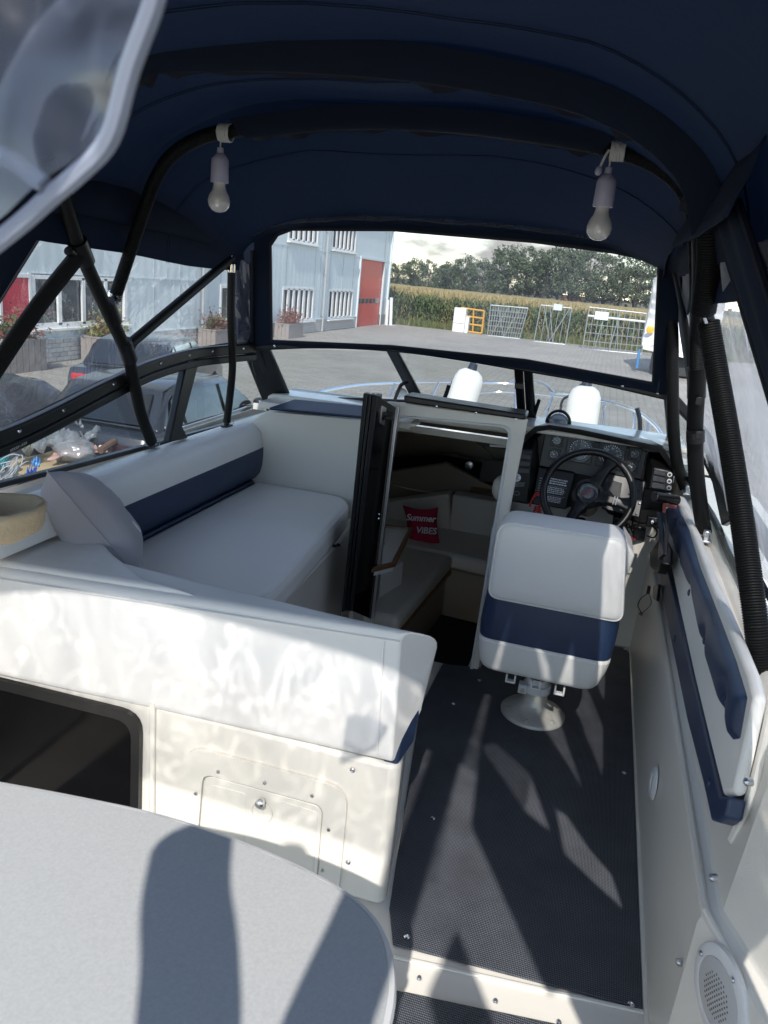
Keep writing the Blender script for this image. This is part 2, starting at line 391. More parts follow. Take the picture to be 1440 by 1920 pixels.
# port part of the bulkhead behind the bench, with sloping shelf pad
p = [at(500, 771, Y=3.0), at(722, 792, Y=3.0)]
g = G(); g.prism([V((-1.42, 3.0, 0)), V((-1.40, 3.0, .80)), p[0], p[1], V((-.80, 3.0, .9)), V((-.80, 3.0, 0))], (0, .03, 0))
q = [at(545, 746, Y=3.22), at(715, 767, Y=3.22)]
g.prism([p[0]+V((0, .004, 0)), q[0], q[1], p[1]+V((0, .004, 0))], (0, .012, -.03))
g.prism([V((-.82, 2.765, 0)), V((-.82, 3.03, 0)), V((-.82, 3.03, .93)), V((-.82, 2.765, .97))], (.02, 0, 0))
port_bk = g.build('bulkhead', gel, boat, .01, 3)
g = G(); g.prism([at(505, 769, Y=2.99), at(553, 753, Y=3.10), at(690, 766, Y=3.10), at(690, 787, Y=2.99)], (0, -.006, .012)); g.build('shelf_pad', navy, port_bk, .004)
g = G(); g.prism([V((-1.42, 3.2, .90)), V((-1.36, 3.36, .905)), V((.36, 3.36, .915)), V((.36, 3.2, .915))], (0, 0, -.04)); g.box((-.5, 3.37, .872), (1.75, .02, .08)); g.build('windscreen_ledge', gel, boat, .008)

# door frame of the cabin
inn = rrect(ats([(748, 782), (955, 803), (881, 1256), (688, 1238)], Y=2.75), [.03, .035, .012, .012])
outr = rrect(ats([(727, 752), (990, 786), (894, 1267), (670, 1252)], Y=2.75), [.006]*4)
g = G(); g.ring(outr, inn, (0, .012, 0)); dfr = g.build('door_frame', gel, boat, .006, 2)
inn2 = rrect(ats([(744, 778), (961, 799), (886, 1260), (683, 1242)], Y=2.742), [.034, .04, .014, .014])
inn1 = [V((a.x, 2.742, a.z)) for a in inn]
g = G(); g.ring(inn2, inn1, (0, .014, 0)); g.build('door_seal', trimw, dfr, .003)
g = G(); g.prism(ats([(757, 741), (986, 777), (985, 788), (757, 755)], Y=2.725), (0, .11, 0)); hr = g.build('hatch_rail', blkm, boat, .006)
for px in ((819, 762), (893, 774), (968, 786)):
    g = G(); g.lathe(at(*px, Y=2.723), (0, -1, 0), [(.004, 0), (.004, .003), (.001, .004)], 10); g.build('rail_screw', chrome, hr)
# helm foot well
g = G(); g.box((-.287, 3.03, .29), (.02, .47, .58)); g.box((.03, 3.28, .40), (.66, .03, .84)); g.box((.03, 3.17, .93), (.66, .30, .02))
g.build('foot_well', gel, boat, .006)
g = G(); g.box((-.22, 3.262, .50), (.10, .012, .05)); g.box((-.17, 3.258, .3), (.012, .012, .4)); g.build('foot_well_ridge', gel, boat, .003)
# foredeck; unseen glazed slit added so sun reaches the cabin rail
fd = [V((-1.55, 3.34, .82)), V((.58, 3.34, .82)), V((.52, 4.6, .62)), V((.12, 5.9, .465)), V((-.5, 6.6, .42)), V((-1.1, 5.9, .465)), V((-1.5, 4.6, .62))]
hole = [V((-1.12, 3.865, .737)), V((-.62, 3.865, .737)), V((-.62, 3.905, .731)), V((-.84, 3.905, .731)), V((-.86, 3.905, .731)), V((-.88, 3.905, .731)), V((-1.12, 3.905, .731))]
g = G(); g.ring(fd, hole, (0, 0, -.03)); deck = g.build('foredeck', gel, boat, 0)
g = G(); g.prism([V((-1.13, 3.85, .745)), V((-.61, 3.85, .745)), V((-.61, 3.92, .736)), V((-1.13, 3.92, .736))], (0, 0, .008)); g.build('added_slit_pane', glass, deck)

# ---- cabin inside
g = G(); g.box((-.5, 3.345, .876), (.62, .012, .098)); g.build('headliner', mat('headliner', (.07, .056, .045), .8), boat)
g = G(); g.prism([V((-.735, 2.79, .985)), V((-.265, 2.79, 1.0)), V((-.265, 3.38, .93)), V((-.735, 3.38, .92))], (0, 0, -.02)); g.build('sliding_hatch', gloss, boat, .004)
g = G(); g.box((-1.05, 3.2, .87), (.68, .3, .03)); g.build('side_deck', gel, boat, .004)
g = G()
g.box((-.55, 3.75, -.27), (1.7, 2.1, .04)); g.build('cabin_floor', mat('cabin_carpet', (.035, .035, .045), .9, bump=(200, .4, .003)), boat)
g = G(); g.prism([V((-1.42, 2.82, -.3)), V((-1.42, 4.75, -.3)), V((-1.42, 4.75, .56)), V((-1.42, 2.82, .80))], (-.02, 0, 0))
g.prism([V((.30, 2.82, -.3)), V((.30, 4.75, -.3)), V((.30, 4.75, .56)), V((.30, 3.3, .80)), V((.30, 3.26, -.3))], (.02, 0, 0))
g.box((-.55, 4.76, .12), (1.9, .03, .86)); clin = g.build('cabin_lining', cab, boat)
g = G(); g.prism(ats([(700, 888), (838, 868), (905, 905), (985, 938), (985, 960), (905, 940), (845, 925), (700, 946)], Y=4.42), (0, .3, 0)); g.build('cabin_shelf', cab, clin, .01)
g = G(); g.prism(ats([(700, 862), (830, 852), (905, 868), (985, 885), (985, 950), (905, 905), (838, 866), (700, 886)], Y=4.45), (0, .05, 0)); g.build('cabin_window_band', gloss, clin, .004)
g = G(); g.prism(rrect(ats([(905, 862), (950, 866), (944, 906), (898, 902)], Y=4.43), .02), (0, .02, 0)); g.build('cabin_port_pane', mat('tinted_port', (.09, .08, .075), .15), clin)
g = G(); g.prism(rrect(ats([(700, 793), (838, 801), (838, 812), (700, 808)], Y=3.95), .012), (0, .03, 0)); g.build('cabin_grab_rail', mat('cream_rail', (.8, .72, .6), .3), clin, .006)
g = G(); g.prism(ats([(883, 824), (915, 830), (952, 832), (950, 842), (905, 838)], Y=4.0), (0, .03, 0)); g.prism(ats([(918, 833), (950, 836), (950, 840), (918, 838)], Y=3.99), (0, .01, 0), 1); g.tube(ats([(905, 838), (918, 848), (927, 862)], Y=4.0), .003, 6)
g.build('cabin_bracket', [blk, steel], clin, .003)
g = G(); g.lathe(at(880, 873, Y=4.44), (0, -1, 0), [(.026, 0), (.026, .01), (.015, .014)], 16); g.build('cabin_gauge', steel, clin)
g = G(); g.prism(ats([(884, 913), (930, 919), (928, 926), (881, 922)], Y=4.40), (0, .01, 0)); g.build('cabin_shelf_trim', wood, clin)
g = G(); g.tube(ats([(730, 905), (760, 915), (790, 921), (820, 925)], Y=4.38), .004, 6); g.build('cabin_shelf_cord', trimw, clin)
g = G(); g.blob(at(938, 915, Y=3.1), (.035, .035, .055), 2); g.build('cabin_lamp', cush, clin)

sofa = thing('cabin_settee', (-.7, 4.0, -.25), 'dim beige L-shaped settee with loose back cushions inside the cabin', 'sofa')
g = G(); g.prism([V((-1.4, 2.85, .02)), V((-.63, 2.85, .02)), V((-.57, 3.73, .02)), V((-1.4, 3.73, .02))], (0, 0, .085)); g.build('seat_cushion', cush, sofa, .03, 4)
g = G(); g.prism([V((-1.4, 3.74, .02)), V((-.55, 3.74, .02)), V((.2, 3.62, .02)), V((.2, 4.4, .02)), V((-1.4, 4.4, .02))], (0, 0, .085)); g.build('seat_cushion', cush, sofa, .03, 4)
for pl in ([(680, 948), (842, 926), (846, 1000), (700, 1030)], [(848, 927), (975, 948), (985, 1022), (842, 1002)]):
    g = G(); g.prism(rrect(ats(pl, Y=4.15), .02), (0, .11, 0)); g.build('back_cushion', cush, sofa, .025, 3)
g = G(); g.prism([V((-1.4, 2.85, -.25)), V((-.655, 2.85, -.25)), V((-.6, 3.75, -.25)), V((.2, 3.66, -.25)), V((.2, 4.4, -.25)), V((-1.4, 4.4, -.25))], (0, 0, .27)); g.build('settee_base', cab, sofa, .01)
g = G(); g.tube([(-.645, 2.95, .012), (-.585, 3.72, .012)], .018, 8, 1); g.build('wood_trim', wood, sofa)

pil = thing('scatter_cushion', tuple(at(795, 1015, Y=3.9)), 'crimson square cushion with white handwritten words inside the cabin', 'cushion')
def pillow(c, a, b, t, n=14, pinch=.16, seed=0, ex=.55):
    """c centre, a/b half axes, t half thickness vector"""
    R = {}
    g = G(); rows = []
    for s in (1, -1):
        rows = []
        for i in range(n+1):
            r = []
            for j in range(n+1):
                u, v = -1+2*i/n, -1+2*j/n
                k = 1-pinch*(1-abs(u)**2)*(abs(v)**4) ; k2 = 1-pinch*(1-abs(v)**2)*(abs(u)**4)
                h = ((1-u*u)**ex*(1-v*v)**ex)
                wv = noise.noise(V((u*1.7+seed, v*1.7, s*3.1)))*.16*h+noise.noise(V((u*5+seed, v*5, s)))*.05*h
                r.append(V(c)+V(a)*u*k2+V(b)*v*k+V(t)*s*(h+wv))
            rows.append(r)
        g.loft(rows)
    return g
c = at(792, 990, Y=3.92); pa = (at(825, 990, Y=3.92)-at(758, 985, Y=3.92))*.5; pb = (at(788, 949, Y=3.97)-at(796, 1032, Y=3.87))*.5
pn = pa.cross(pb).normalized()*-1
if pn.y > 0: pn = -pn
g = pillow(c, pa, pb, pn*.055, seed=3); g.build('cushion_cover', magenta, pil)
text('lettering', 'Summer', c+pb*.36+pa*.08+pn*.062, pa, pb,     .048, ink, pil, shear=.18, bold=.0012)
text('lettering', 'ViBES', c-pb*.18+pa*.32+pn*.060, pa, pb,   .048, ink, pil, shear=.1, bold=.0012)

gal = thing('galley_unit', tuple(at(740, 1120, Y=3.1)), 'wood-edged galley counter with white cupboard door beyond the cabin step', 'cabinet')
tp = ats([(690, 985), (770, 993), (738, 1058), (690, 1070)], Z=.36)
g = G(); g.prism(tp, (0, 0, -.03)); ct = g.build('counter', trimw, gal, .004)
g = G(); g.tube([tp[0], tp[1], tp[2], tp[3]], .012, 6, 1); g.build('counter_edge', wood, gal)
g = G(); g.tube([tp[0].lerp(tp[2], .3)+V((0, 0, .02)), tp[0].lerp(tp[2], .62)+V((0, 0, .02))], .006, 6, 1); g.build('hob_rail', steel, ct)
dq = [at(712, 1078, Y=3.0), at(757, 1052, Y=3.22), at(748, 1165, Y=3.22), at(703, 1165, Y=3.0)]
g = G(); g.prism(dq, (-.4, .08, 0)); g.build('cupboard', wplast, gal, .006)
g = G(); g.prism([dq[0]+V((.004, -.03, .01)), dq[0].lerp(dq[1], .04)+V((.004, -.01, .01)), dq[3].lerp(dq[2], .04)+V((.004, -.01, 0)), dq[3]+V((.004, -.03, 0))], (-.03, 0, 0)); g.build('cupboard_edge', steel, gal, .002)

# ---- folded cabin door
door = thing('cabin_door', tuple(at(690, 1150, Y=2.65)), 'glossy black folding cabin door standing open beside the port bench', 'door')
hx = [at(744, 764, Y=2.735), at(697, 1160, Y=2.735)]
sx = [at(709, 742, Y=2.56), at(662, 1146, Y=2.56)]
tx = [at(681, 737, Y=2.52), at(640, 1148, Y=2.52)]
nrm = (hx[0]-sx[0]).cross(hx[1]-hx[0]).normalized()
if nrm.y > 0: nrm = -nrm
g = G(); g.prism([sx[0], hx[0]-V((0, .005, 0)), hx[1]-V((0, .005, 0)), sx[1]], -nrm*.012); pan = g.build('door_panel', gloss, door, .002)
for k, (a, b, m_) in enumerate(((0, .30, blkm), (.36, .55, blkm), (.62, .98, blkm))):
    g = G(); g.prism([tx[0].lerp(sx[0], a), tx[0].lerp(sx[0], b), tx[1].lerp(sx[1], b), tx[1].lerp(sx[1], a)], V((.0, .035+.012*k, 0))); g.build('door_stile', m_, door, .003)
g = G(); g.prism([hx[0]-V((.01, .01, -.005)), hx[0]+V((.01, -.01, .005)), hx[1]+V((.01, -.01, 0)), hx[1]-V((.01, .01, 0))], (0, .02, 0)); g.build('hinge_strip', steel, door, .002)
lc = at(716, 779, n=tuple(nrm), d=nrm.dot(sx[0]))
ua = (hx[0]-sx[0]).normalized(); va = (sx[0]-sx[1]).normalized()
g = G(); o_ = lc+nrm*.006
g.prism(rrect([o_+ua*-.018+va*.032, o_+ua*.022+va*.032, o_+ua*.022-va*.032, o_+ua*-.018-va*.032], .003, 2), -nrm*.006); lat = g.build('latch_plate', steel, door, .001)
g = G(); g.lathe(o_+ua*.002, nrm, [(.016, 0), (.016, .004), (.012, .006)], 20); g.build('latch_ring', blk, lat)
g = G(); g.box(o_+ua*.012-va*.002+nrm*.012, (.045, .014, .012)); g.build('latch_handle', blk, lat, .004)
for pxy in ((711, 964), (710, 972)):
    g = G(); g.lathe(at(*pxy, n=tuple(nrm), d=nrm.dot(sx[0])), nrm, [(.004, 0), (.003, .003)], 8); g.build('door_screw', chrome, pan)

# ---- floor mats
M1 = [V((-.236, 1.372, 0)), V((.312, 1.405, 0)), V((.318, 3.19, 0)), V((.30, 3.235, 0)), V((-.24, 3.235, 0)), V((-.262, 2.77, 0)), V((-.408, 2.735, 0)), V((-.415, 2.39, 0)), V((-.272, 1.47, 0))]
mt = G().prism([q+V((0, 0, .001)) for q in M1], (0, 0, .006)).build('floor_mat', matm, None, .002)
tag(mt, 'dark blue-grey woven cockpit mat under the helm seat', 'mat', 'woven cockpit mats')
for pxy in ((899, 1276), (1170, 1450), (811, 1535), (763, 1757), (1183, 1884), (1172, 1218), (850, 1320)):
    g = G(); g.lathe(at(*pxy, Z=.007), (0, 0, 1), [(.0075, 0), (.0075, .002), (.004, .0035), (.003, .002), (.0, .002)], 12); g.build('snap_stud', chrome, mt)
mt2 = G().prism([V((-.6, 1.215, .001)), V((-.215, 1.258, .001)), V((.187, 1.308, .001)), V((.30, 1.32, .001)), V((.36, 1.1, .001)), V((.62, .56, .001)), V((.62, .2, .001)), V((-.6, .2, .001))], (0, 0, .006)).build('floor_mat', matm, None, .002)
tag(mt2, 'dark woven mat in front of the floor strip beside the table', 'mat', 'woven cockpit mats')
for pxy in ((786, 1835), (929, 1878), (1048, 1918)):
    g = G(); g.lathe(at(*pxy, Z=.0), (0, 0, 1), [(.006, 0), (.006, .002), (.004, .005), (.0, .005)], 12); g.build('snap_stud', steel, floor)

# ---- aft locker below the bolster
lk = thing('seat_locker', (-.6, 1.8, 0), 'cream moulded seat locker with hatch and dark opening below the padded bolster', 'locker')
g = G(); g.prism([V((-1.62, 1.47, 0)), V((-.30, 1.47, 0)), V((-.285, 1.49, 0)), V((-.325, 1.74, 0)), V((-.84, 1.74, 0)), V((-1.62, 1.74, 0))], (0, 0, .395)); g.build('locker_body', gel, lk, .012, 3)
og = rrect(ats([(352, 1395), (655, 1478), (628, 1760), (330, 1660)], Y=1.468), [.055, .055, .02, .02])
ig = rrect(ats([(383, 1447), (610, 1508), (590, 1750), (366, 1650)], Y=1.468), [.028, .028, .01, .01])
g = G(); g.ring(og, ig, (0, -.008, 0)); hf = g.build('hatch_frame', gel, lk, .003)
ig2 = rrect(ats([(386, 1451), (606, 1511), (587, 1750), (369, 1650)], Y=1.468), [.026, .026, .01, .01])
g = G(); g.prism(ig2, (0, -.005, 0)); hd = g.build('hatch_door', gel, lk, .002)
for pl in ([(395, 1470), (462, 1487), (458, 1650), (385, 1640)], [(525, 1500), (596, 1522), (584, 1700), (515, 1690)]):
    g = G(); g.prism(rrect(ats(pl, Y=1.464), .012), (0, -.0025, 0)); g.build('door_relief', gel, hd, .0015)
k = at(490, 1522, Y=1.462); g = G(); g.ring([k+V((.030*math.cos(a), 0, .030*math.sin(a))) for a in [i*math.pi/12 for i in range(24)]], [k+V((.024*math.cos(a), 0, .024*math.sin(a))) for a in [i*math.pi/12 for i in range(24)]], (0, -.003, 0)); g.build('latch_ring', gel, hd, .001)
k = at(492, 1500, Y=1.46); g = G(); g.lathe(k, (0, -1, 0), [(.008, 0), (.010, .006), (.012, .014), (.011, .02), (.006, .023), (0, .023)], 16); g.lathe(k+V((-.003, -.006, -.018)), (.2, -.3, 1), [(.003, 0), (.003, .014)], 8); g.build('latch_knob', chrome, hd)
for pxy in ((409, 1447), (496, 1468), (585, 1492), (367, 1488), (616, 1556), (604, 1632)):
    g = G(); g.lathe(at(*pxy, Y=1.458), (0, -1, 0), [(.0045, 0), (.004, .002), (.0, .0025)], 10); g.build('hatch_screw', steel, hf)
for pxy in ((661, 1443), (653, 1616)):
    g = G(); g.lathe(at(*pxy, Y=1.468), (0, -1, 0), [(.006, 0), (.006, .003), (.003, .005), (0, .004)], 12); g.build('snap_stud', steel, lk)
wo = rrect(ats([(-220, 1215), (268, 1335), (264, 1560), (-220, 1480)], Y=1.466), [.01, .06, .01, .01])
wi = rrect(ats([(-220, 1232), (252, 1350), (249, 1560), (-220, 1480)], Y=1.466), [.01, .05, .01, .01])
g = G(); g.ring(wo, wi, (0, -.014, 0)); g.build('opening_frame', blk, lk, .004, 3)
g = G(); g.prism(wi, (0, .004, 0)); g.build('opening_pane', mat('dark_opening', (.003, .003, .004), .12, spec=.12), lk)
g = G(); g.box(((at(286, 1400, Y=1.466).x), 1.466, .2), (.016, .012, .42)); g.build('panel_rib', gel, lk, .004)

# ---- bench, bolster, back cushion
bol = thing('seat_bolster', (-.6, 1.5, .39), 'wide white vinyl backrest bolster across the front of the port bench', 'cushion')
r4 = [at(733, 1440, Y=1.462), at(752, 1182, Y=1.462), at(826, 1196, Z=.722), at(790, 1335, Y=1.60)]
l4 = [at(0, 1274, Y=1.462), at(0, 1067, Y=1.462), at(0, 1067, Y=1.462)+V((.03, .19, .015)), at(0, 1274, Y=1.462)+V((.05, .12, .03))]
l4 = [b+(a-b)*1.5 for a, b in zip(l4, r4)]
rows = []
for i in range(25):
    t = i/24; r = []
    for a, b in zip(l4, r4): r.append(a.lerp(b, t))
    # rounded section
    rr_ = rrect(r, [.03, .028, .035, .03], 4)
    rows.append([q+V((0, noise.noise(V((q.x*3, q.z*6, 1)))*.004, noise.noise(V((q.x*2.3, 4, q.y*4)))*.003)) for q in rr_])
g = G(); g.loft(rows, closed=True, cap=True); bc = g.build('bolster_cover', white, bol, .012, 3, smooth=50)
sm = [a+(b-a)*.92 for a, b in zip(l4, r4)]
g = G(); g.tube([l4[1].lerp(r4[1], i/20)+V((0, -.001, -.026)) for i in range(21)], .0035, 6, 0); g.tube([r4[1]+V((-.035, -.001, -.03)), r4[0]+V((-.035, -.001, .03))], .003, 6, 0); g.build('seam_piping', white, bol)
nd = [at(756, 1286, Y=1.478), at(778, 1296, Y=1.54), at(783, 1335, Y=1.57), at(773, 1390, Y=1.54), at(741, 1436, Y=1.478)]
g = G(); g.prism([q+V((.006, 0, 0)) for q in nd], (-.04, 0, 0)); g.build('end_panel', navy, bol, .008, 3)
cp = [(-.80, 1.478)]+[tuple(at(*q, Z=.71))[:2] for q in ((275, 1083), (215, 1030), (150, 950))]+[(-1.45, 2.2), (-1.75, 1.478)]
g = G(); g.prism([V((x, y, .686+.059*(x+1.336))) for x, y in cp], (0, 0, -.28)); g.build('corner_cushion', white, bol, .03, 4)

ben = thing('padded_bench', (-1.1, 2.4, 0), 'white vinyl port bench seat with navy rear strip in front of the bulkhead', 'bench')
sp = [(-1.36, 2.985), (-1.0, 2.985), (-.945, 2.965), (-.90, 2.90), (-.872, 2.80), (-.845, 2.5), (-.815, 2.15), (-.80, 1.93), (-.82, 1.84), (-.90, 1.76), (-1.0, 1.73), (-1.36, 1.70)]
g = G(); g.prism([V((x, y, .45)) for x, y in sp], (0, 0, .10)); g.build('seat_cushion', white, ben, .028, 4)
g = G(); g.tube([V((x, y, .541)) for x, y in [(-1.2, 2.975), (-1.0, 2.975), (-.95, 2.955), (-.91, 2.895), (-.883, 2.80), (-.857, 2.5), (-.827, 2.15), (-.812, 1.93), (-.83, 1.85), (-.90, 1.775)]], .0035, 6, 4); g.build('seat_piping', white, ben)
g = G(); g.prism([V((-1.415, 1.7, .46)), V((-1.362, 1.7, .46)), V((-1.362, 2.988, .46)), V((-1.415, 2.988, .46))], (0, 0, .092)); g.build('rear_strip', navy, ben, .012, 3)
g = G(); g.prism([V((-1.41, 1.75, 0)), V((-.815, 1.75, 0)), V((-.86, 2.72, 0)), V((-.90, 2.99, 0)), V((-1.41, 2.99, 0))], (0, 0, .455)); bb = g.build('bench_base', gel, ben, .012, 2)
for pxy in ((629, 1024), (636, 1022)):
    g = G(); g.lathe(at(*pxy, X=-.846), (1, 0, 0), [(.006, -.01), (.006, .003), (.002, .005)], 10); g.build('base_screw', blk, bb)
bk = thing('bench_bolster', (-1.4, 2.4, .55), 'long white and navy backrest along the port side of the bench', 'cushion')
def strip(pts, y0, y1, n=18, rnd=.05, inset=.0):
    rows = []
    cx = sum(p[0] for p in pts)/len(pts); cz = sum(p[1] for p in pts)/len(pts)
    for i in range(n+1):
        y = y0+(y1-y0)*i/n
        e = max(0, (y-(y1-rnd))/rnd); k = math.sqrt(max(0.02, 1-e*e)) if e > 0 else 1
        k = .55+.45*k
        rows.append([V((-1.43+(x+1.43)*k, y, cz+(z-cz)*(k if e > 0 else 1)+noise.noise(V((y*2, x*9, 0)))*.002)) for x, z in pts])
    return rows
ys = [1.70+1.37*i/20 for i in range(16)]
ws = [(-1.43, .80), (-1.405, .803), (-1.37, .79), (-1.348, .765), (-1.338, .73), (-1.334, .700), (-1.43, .700)]
ns = [(-1.43, .699), (-1.334, .699), (-1.333, .66), (-1.336, .62), (-1.345, .585), (-1.365, .56), (-1.43, .555)]
def endround(pts, top, y0=1.30):
    rows = []
    for i in range(31):
        y = y0+(3.075-y0)*i/30
        e = max(0, (y-2.985)/.09); k = math.sqrt(max(0., 1-e*e))
        rows.append([V((-1.43+(x+1.43)*(.25+.75*k), y, z-(max(0, z-.70)*(1-k)*.75 if top else -max(0, .70-z)*(1-k)*.75))) for x, z in pts])
    return rows
g = G(); g.loft(endround(ws, True), closed=True, cap=True); g.build('upper_panel', white, bk, 0, smooth=60)
g = G(); g.loft(endround(ns, False, 1.84), closed=True, cap=True); g.build('lower_panel', navy, bk, 0, smooth=60)

# ---- grey cushion and straw hat
gp = thing('throw_pillow', tuple(at(180, 1060, Y=1.75)), 'grey throw cushion with white script standing on the port bench corner', 'cushion')
c = at(174, 986, Y=1.80); vv_ = c-V(CAM); p1 = at(103, 884, n=tuple(vv_), d=vv_.dot(c)); p2 = at(264, 1072, n=tuple(vv_), d=vv_.dot(c)); a = (p2-p1)*.5
vr_ = (c-V(CAM)).normalized(); bdir = vr_+V((.0, .0, -.02)); bdir = (bdir-a.normalized()*bdir.dot(a.normalized())).normalized(); b = bdir*.17
n_ = a.cross(b).normalized()
if n_.x < 0: n_ = -n_
c = c-bdir*.0
g = pillow(c, a, b, n_*.104, n=22, pinch=.15, seed=9, ex=.45); g.build('pillow_cover', grey, gp, smooth=60)
g = G(); ed = []
for i in range(23):
    u = -1+2*i/22; ed.append(c+a*u-b*(1-.14*(1-u*u)))
g.tube(ed, .0022, 6, 0); g.build('pillow_seam', grey, gp)
g = G(); o3 = c+n_*.086
g.tube([o3+a*u+b*v for u, v in ((-.42, -.30), (-.30, -.42), (-.05, -.36), (.2, -.30), (.42, -.26), (.50, -.36), (.40, -.50), (.28, -.44), (.26, -.2), (.3, .1))], .0035, 6, 5)
g.tube([o3+a*u+b*v for u, v in ((-.40, .0), (-.2, -.1), (.1, -.08), (.3, .1), (.1, .3), (-.2, .25))], .0035, 6, 5); g.build('lettering', ink, gp)
hat = thing('straw_hat', tuple(at(15, 1000, Z=.70)), 'beige soft fabric sun hat lying upside up on the cushion corner', 'hat')
hc = at(-4, 985, Z=.82)
g = G(); rows = []
for k_, (r_, h_) in enumerate(((.02, -.022), (.085, -.022), (.108, -.010), (.117, .012), (.118, .034), (.122, .046), (.124, .056), (.118, .066), (.108, .066), (.100, .054), (.094, .030), (.080, .006), (.05, -.004), (.004, -.006))):
    rows.append([hc+V((math.cos(t)*.88*r_*(1+.035*math.sin(3*t+k_*.15)), math.sin(t)*r_*.80, .85*h_+.006*math.sin(2*t+.6)+.004*noise.noise(V((math.cos(t)*2, math.sin(t)*2, k_*.4))))) for t in [j*2*math.pi/40 for j in range(40)]])
g.loft(rows, closed=True, cap=True); g.build('hat_crown', straw, hat, smooth=70)
# ---- table
tb = thing('cockpit_table', (-.6, .5, 0), 'pale grey speckled dinette table with rounded corner and light edge', 'table')
to = ats([(-420, 1410), (-200, 1434), (0, 1468), (150, 1496), (300, 1529), (450, 1579), (560, 1626), (640, 1670), (690, 1712), (716, 1755), (728, 1805), (729, 1860), (718, 1920), (704, 1980), (680, 2060)], Z=.62)
to += [V((-.2, .35, .62)), V((-1.15, .30, .62))]
g = G(); g.prism(to, (0, 0, -.026)); g.build('table_top', lamin, tb, .001)
g = G(); g.tube([q+V((0, 0, -.011)) for q in to], .010, 8, 4, closed=False); g.build('table_edge', trimw, tb)
g = G(); g.tube([q+V((0, 0, -.026)) for q in to], .006, 6, 4); g.build('edge_trim', navy, tb)
g = G(); g.tube([(-.62, .55, .0), (-.62, .55, .6)], .03, 12, 1); g.build('table_leg', steel, tb)

# ---- helm seat
hs = thing('helm_chair', (-.031, 2.515, 0), 'white and navy helm chair on a cast pedestal facing the steering wheel', 'chair')
def band(lv, m_, name, y0=2.295, y1=2.44, rr_=.05):
    g = G(); rows = []
    for z, xl, xr, dy in lv:
        rows.append(rrect([V((xl, y0+dy, z)), V((xr, y0+dy, z)), V((xr, y1-dy, z)), V((xl, y1-dy, z))], rr_, 6))
    g.loft(rows, closed=True, cap=True); return g.build(name, m_, hs, .01, 3, smooth=50)
band([(.245, -.205, .135, .02), (.252, -.217, .148, .006), (.27, -.228, .160, .0), (.32, -.238, .176, -.003), (.362, -.243, .184, -.004)], white, 'lower_panel')
band([(.358, -.240, .181, .0), (.41, -.242, .186, -.001), (.47, -.238, .188, .0), (.55, -.232, .182, .004), (.66, -.22, .165, .012)], navy, 'middle_panel')
up = ats([(934, 973), (1176, 1010), (1170, 1168), (912, 1118)], Y=2.30)
pts = rrect(up, [.05, .04, .035, .035], 6)
g = G(); rows = []
cc = sum(pts, V())/len(pts)
for yy, k_ in ((2.455, .93), (2.445, .97), (2.42, .995), (2.36, 1.0), (2.315, 1.0), (2.298, .985), (2.288, .955), (2.283, .88), (2.280, .6), (2.279, .2)):
    rows.append([V((cc.x+(q.x-cc.x)*k_, yy, cc.z+(q.z-cc.z)*k_)) for q in pts])
g.loft(rows, closed=True, cap=True); g.build('upper_panel', white, hs, 0, smooth=60)
g = G(); g.tube([V((cc.x+(q.x-cc.x)*.972, 2.291, cc.z+(q.z-cc.z)*.972)) for q in pts]+[V((cc.x+(pts[0].x-cc.x)*.972, 2.291, cc.z+(pts[0].z-cc.z)*.972))], .003, 6, 0); g.build('seat_piping', white, hs)
g = G(); g.prism(rrect([V((-.21, 2.43, .30)), V((.15, 2.43, .30)), V((.15, 2.85, .30)), V((-.21, 2.85, .30))], .05), (0, 0, .12)); g.build('seat_cushion', white, hs, .03, 3)
g = G(); g.prism(ats([(1172, 1012), (1191, 1042), (1180, 1070), (1165, 1100)], Y=2.46), (0, .25, -.02)); g.build('side_wing', white, hs, .01, 3)
g = G(); g.lathe((-.031, 2.515, .007), (0, 0, 1), [(.114, 0), (.115, .006), (.109, .012), (.085, .022), (.060, .036), (.046, .052), (.042, .075), (.042, .10)], 40); pb_ = g.build('pedestal_base', ped, hs, smooth=60)
for a_ in range(6):
    t = a_*math.pi/3+.35; p = V((-.031+.092*math.cos(t), 2.515+.092*math.sin(t), .022))
    g = G(); g.lathe(p, (0, 0, 1), [(.012, -.004), (.012, .002), (.007, .003), (.007, .006), (.0, .007)], 12); g.build('pedestal_bolt', ped, pb_)
g = G(); g.lathe((-.031, 2.515, .10), (0, 0, 1), [(.049, 0), (.049, .03), (.038, .03), (.036, .12)], 28); g.box((-.078, 2.482, .117), (.03, .035, .034)); g.build('pedestal_collar', wplast, hs, .003)
g = G(); g.lathe((-.078, 2.464, .115), (0, -1, 0), [(.007, 0), (.007, .006), (0, .007)], 10); g.build('collar_bolt', steel, hs)
g = G(); g.lathe((-.031, 2.515, .16), (0, 0, 1), [(.05, 0), (.055, .05), (.06, .08)], 20); g.box((-.031, 2.5, .25), (.26, .2, .02)); g.build('swivel_mount', blk, hs, .004)
for pxy in ((957, 1277), (1004, 1290), (1048, 1300)):
    p = at(*pxy, Y=2.33); g = G()
    for q in ((-.014, .0), (.014, .0)): g.box(p+V((q[0], 0, .012)), (.006, .02, .03))
    g.box(p+V((0, 0, 0)), (.034, .02, .007)); g.build('slide_clip', wplast, hs, .002)

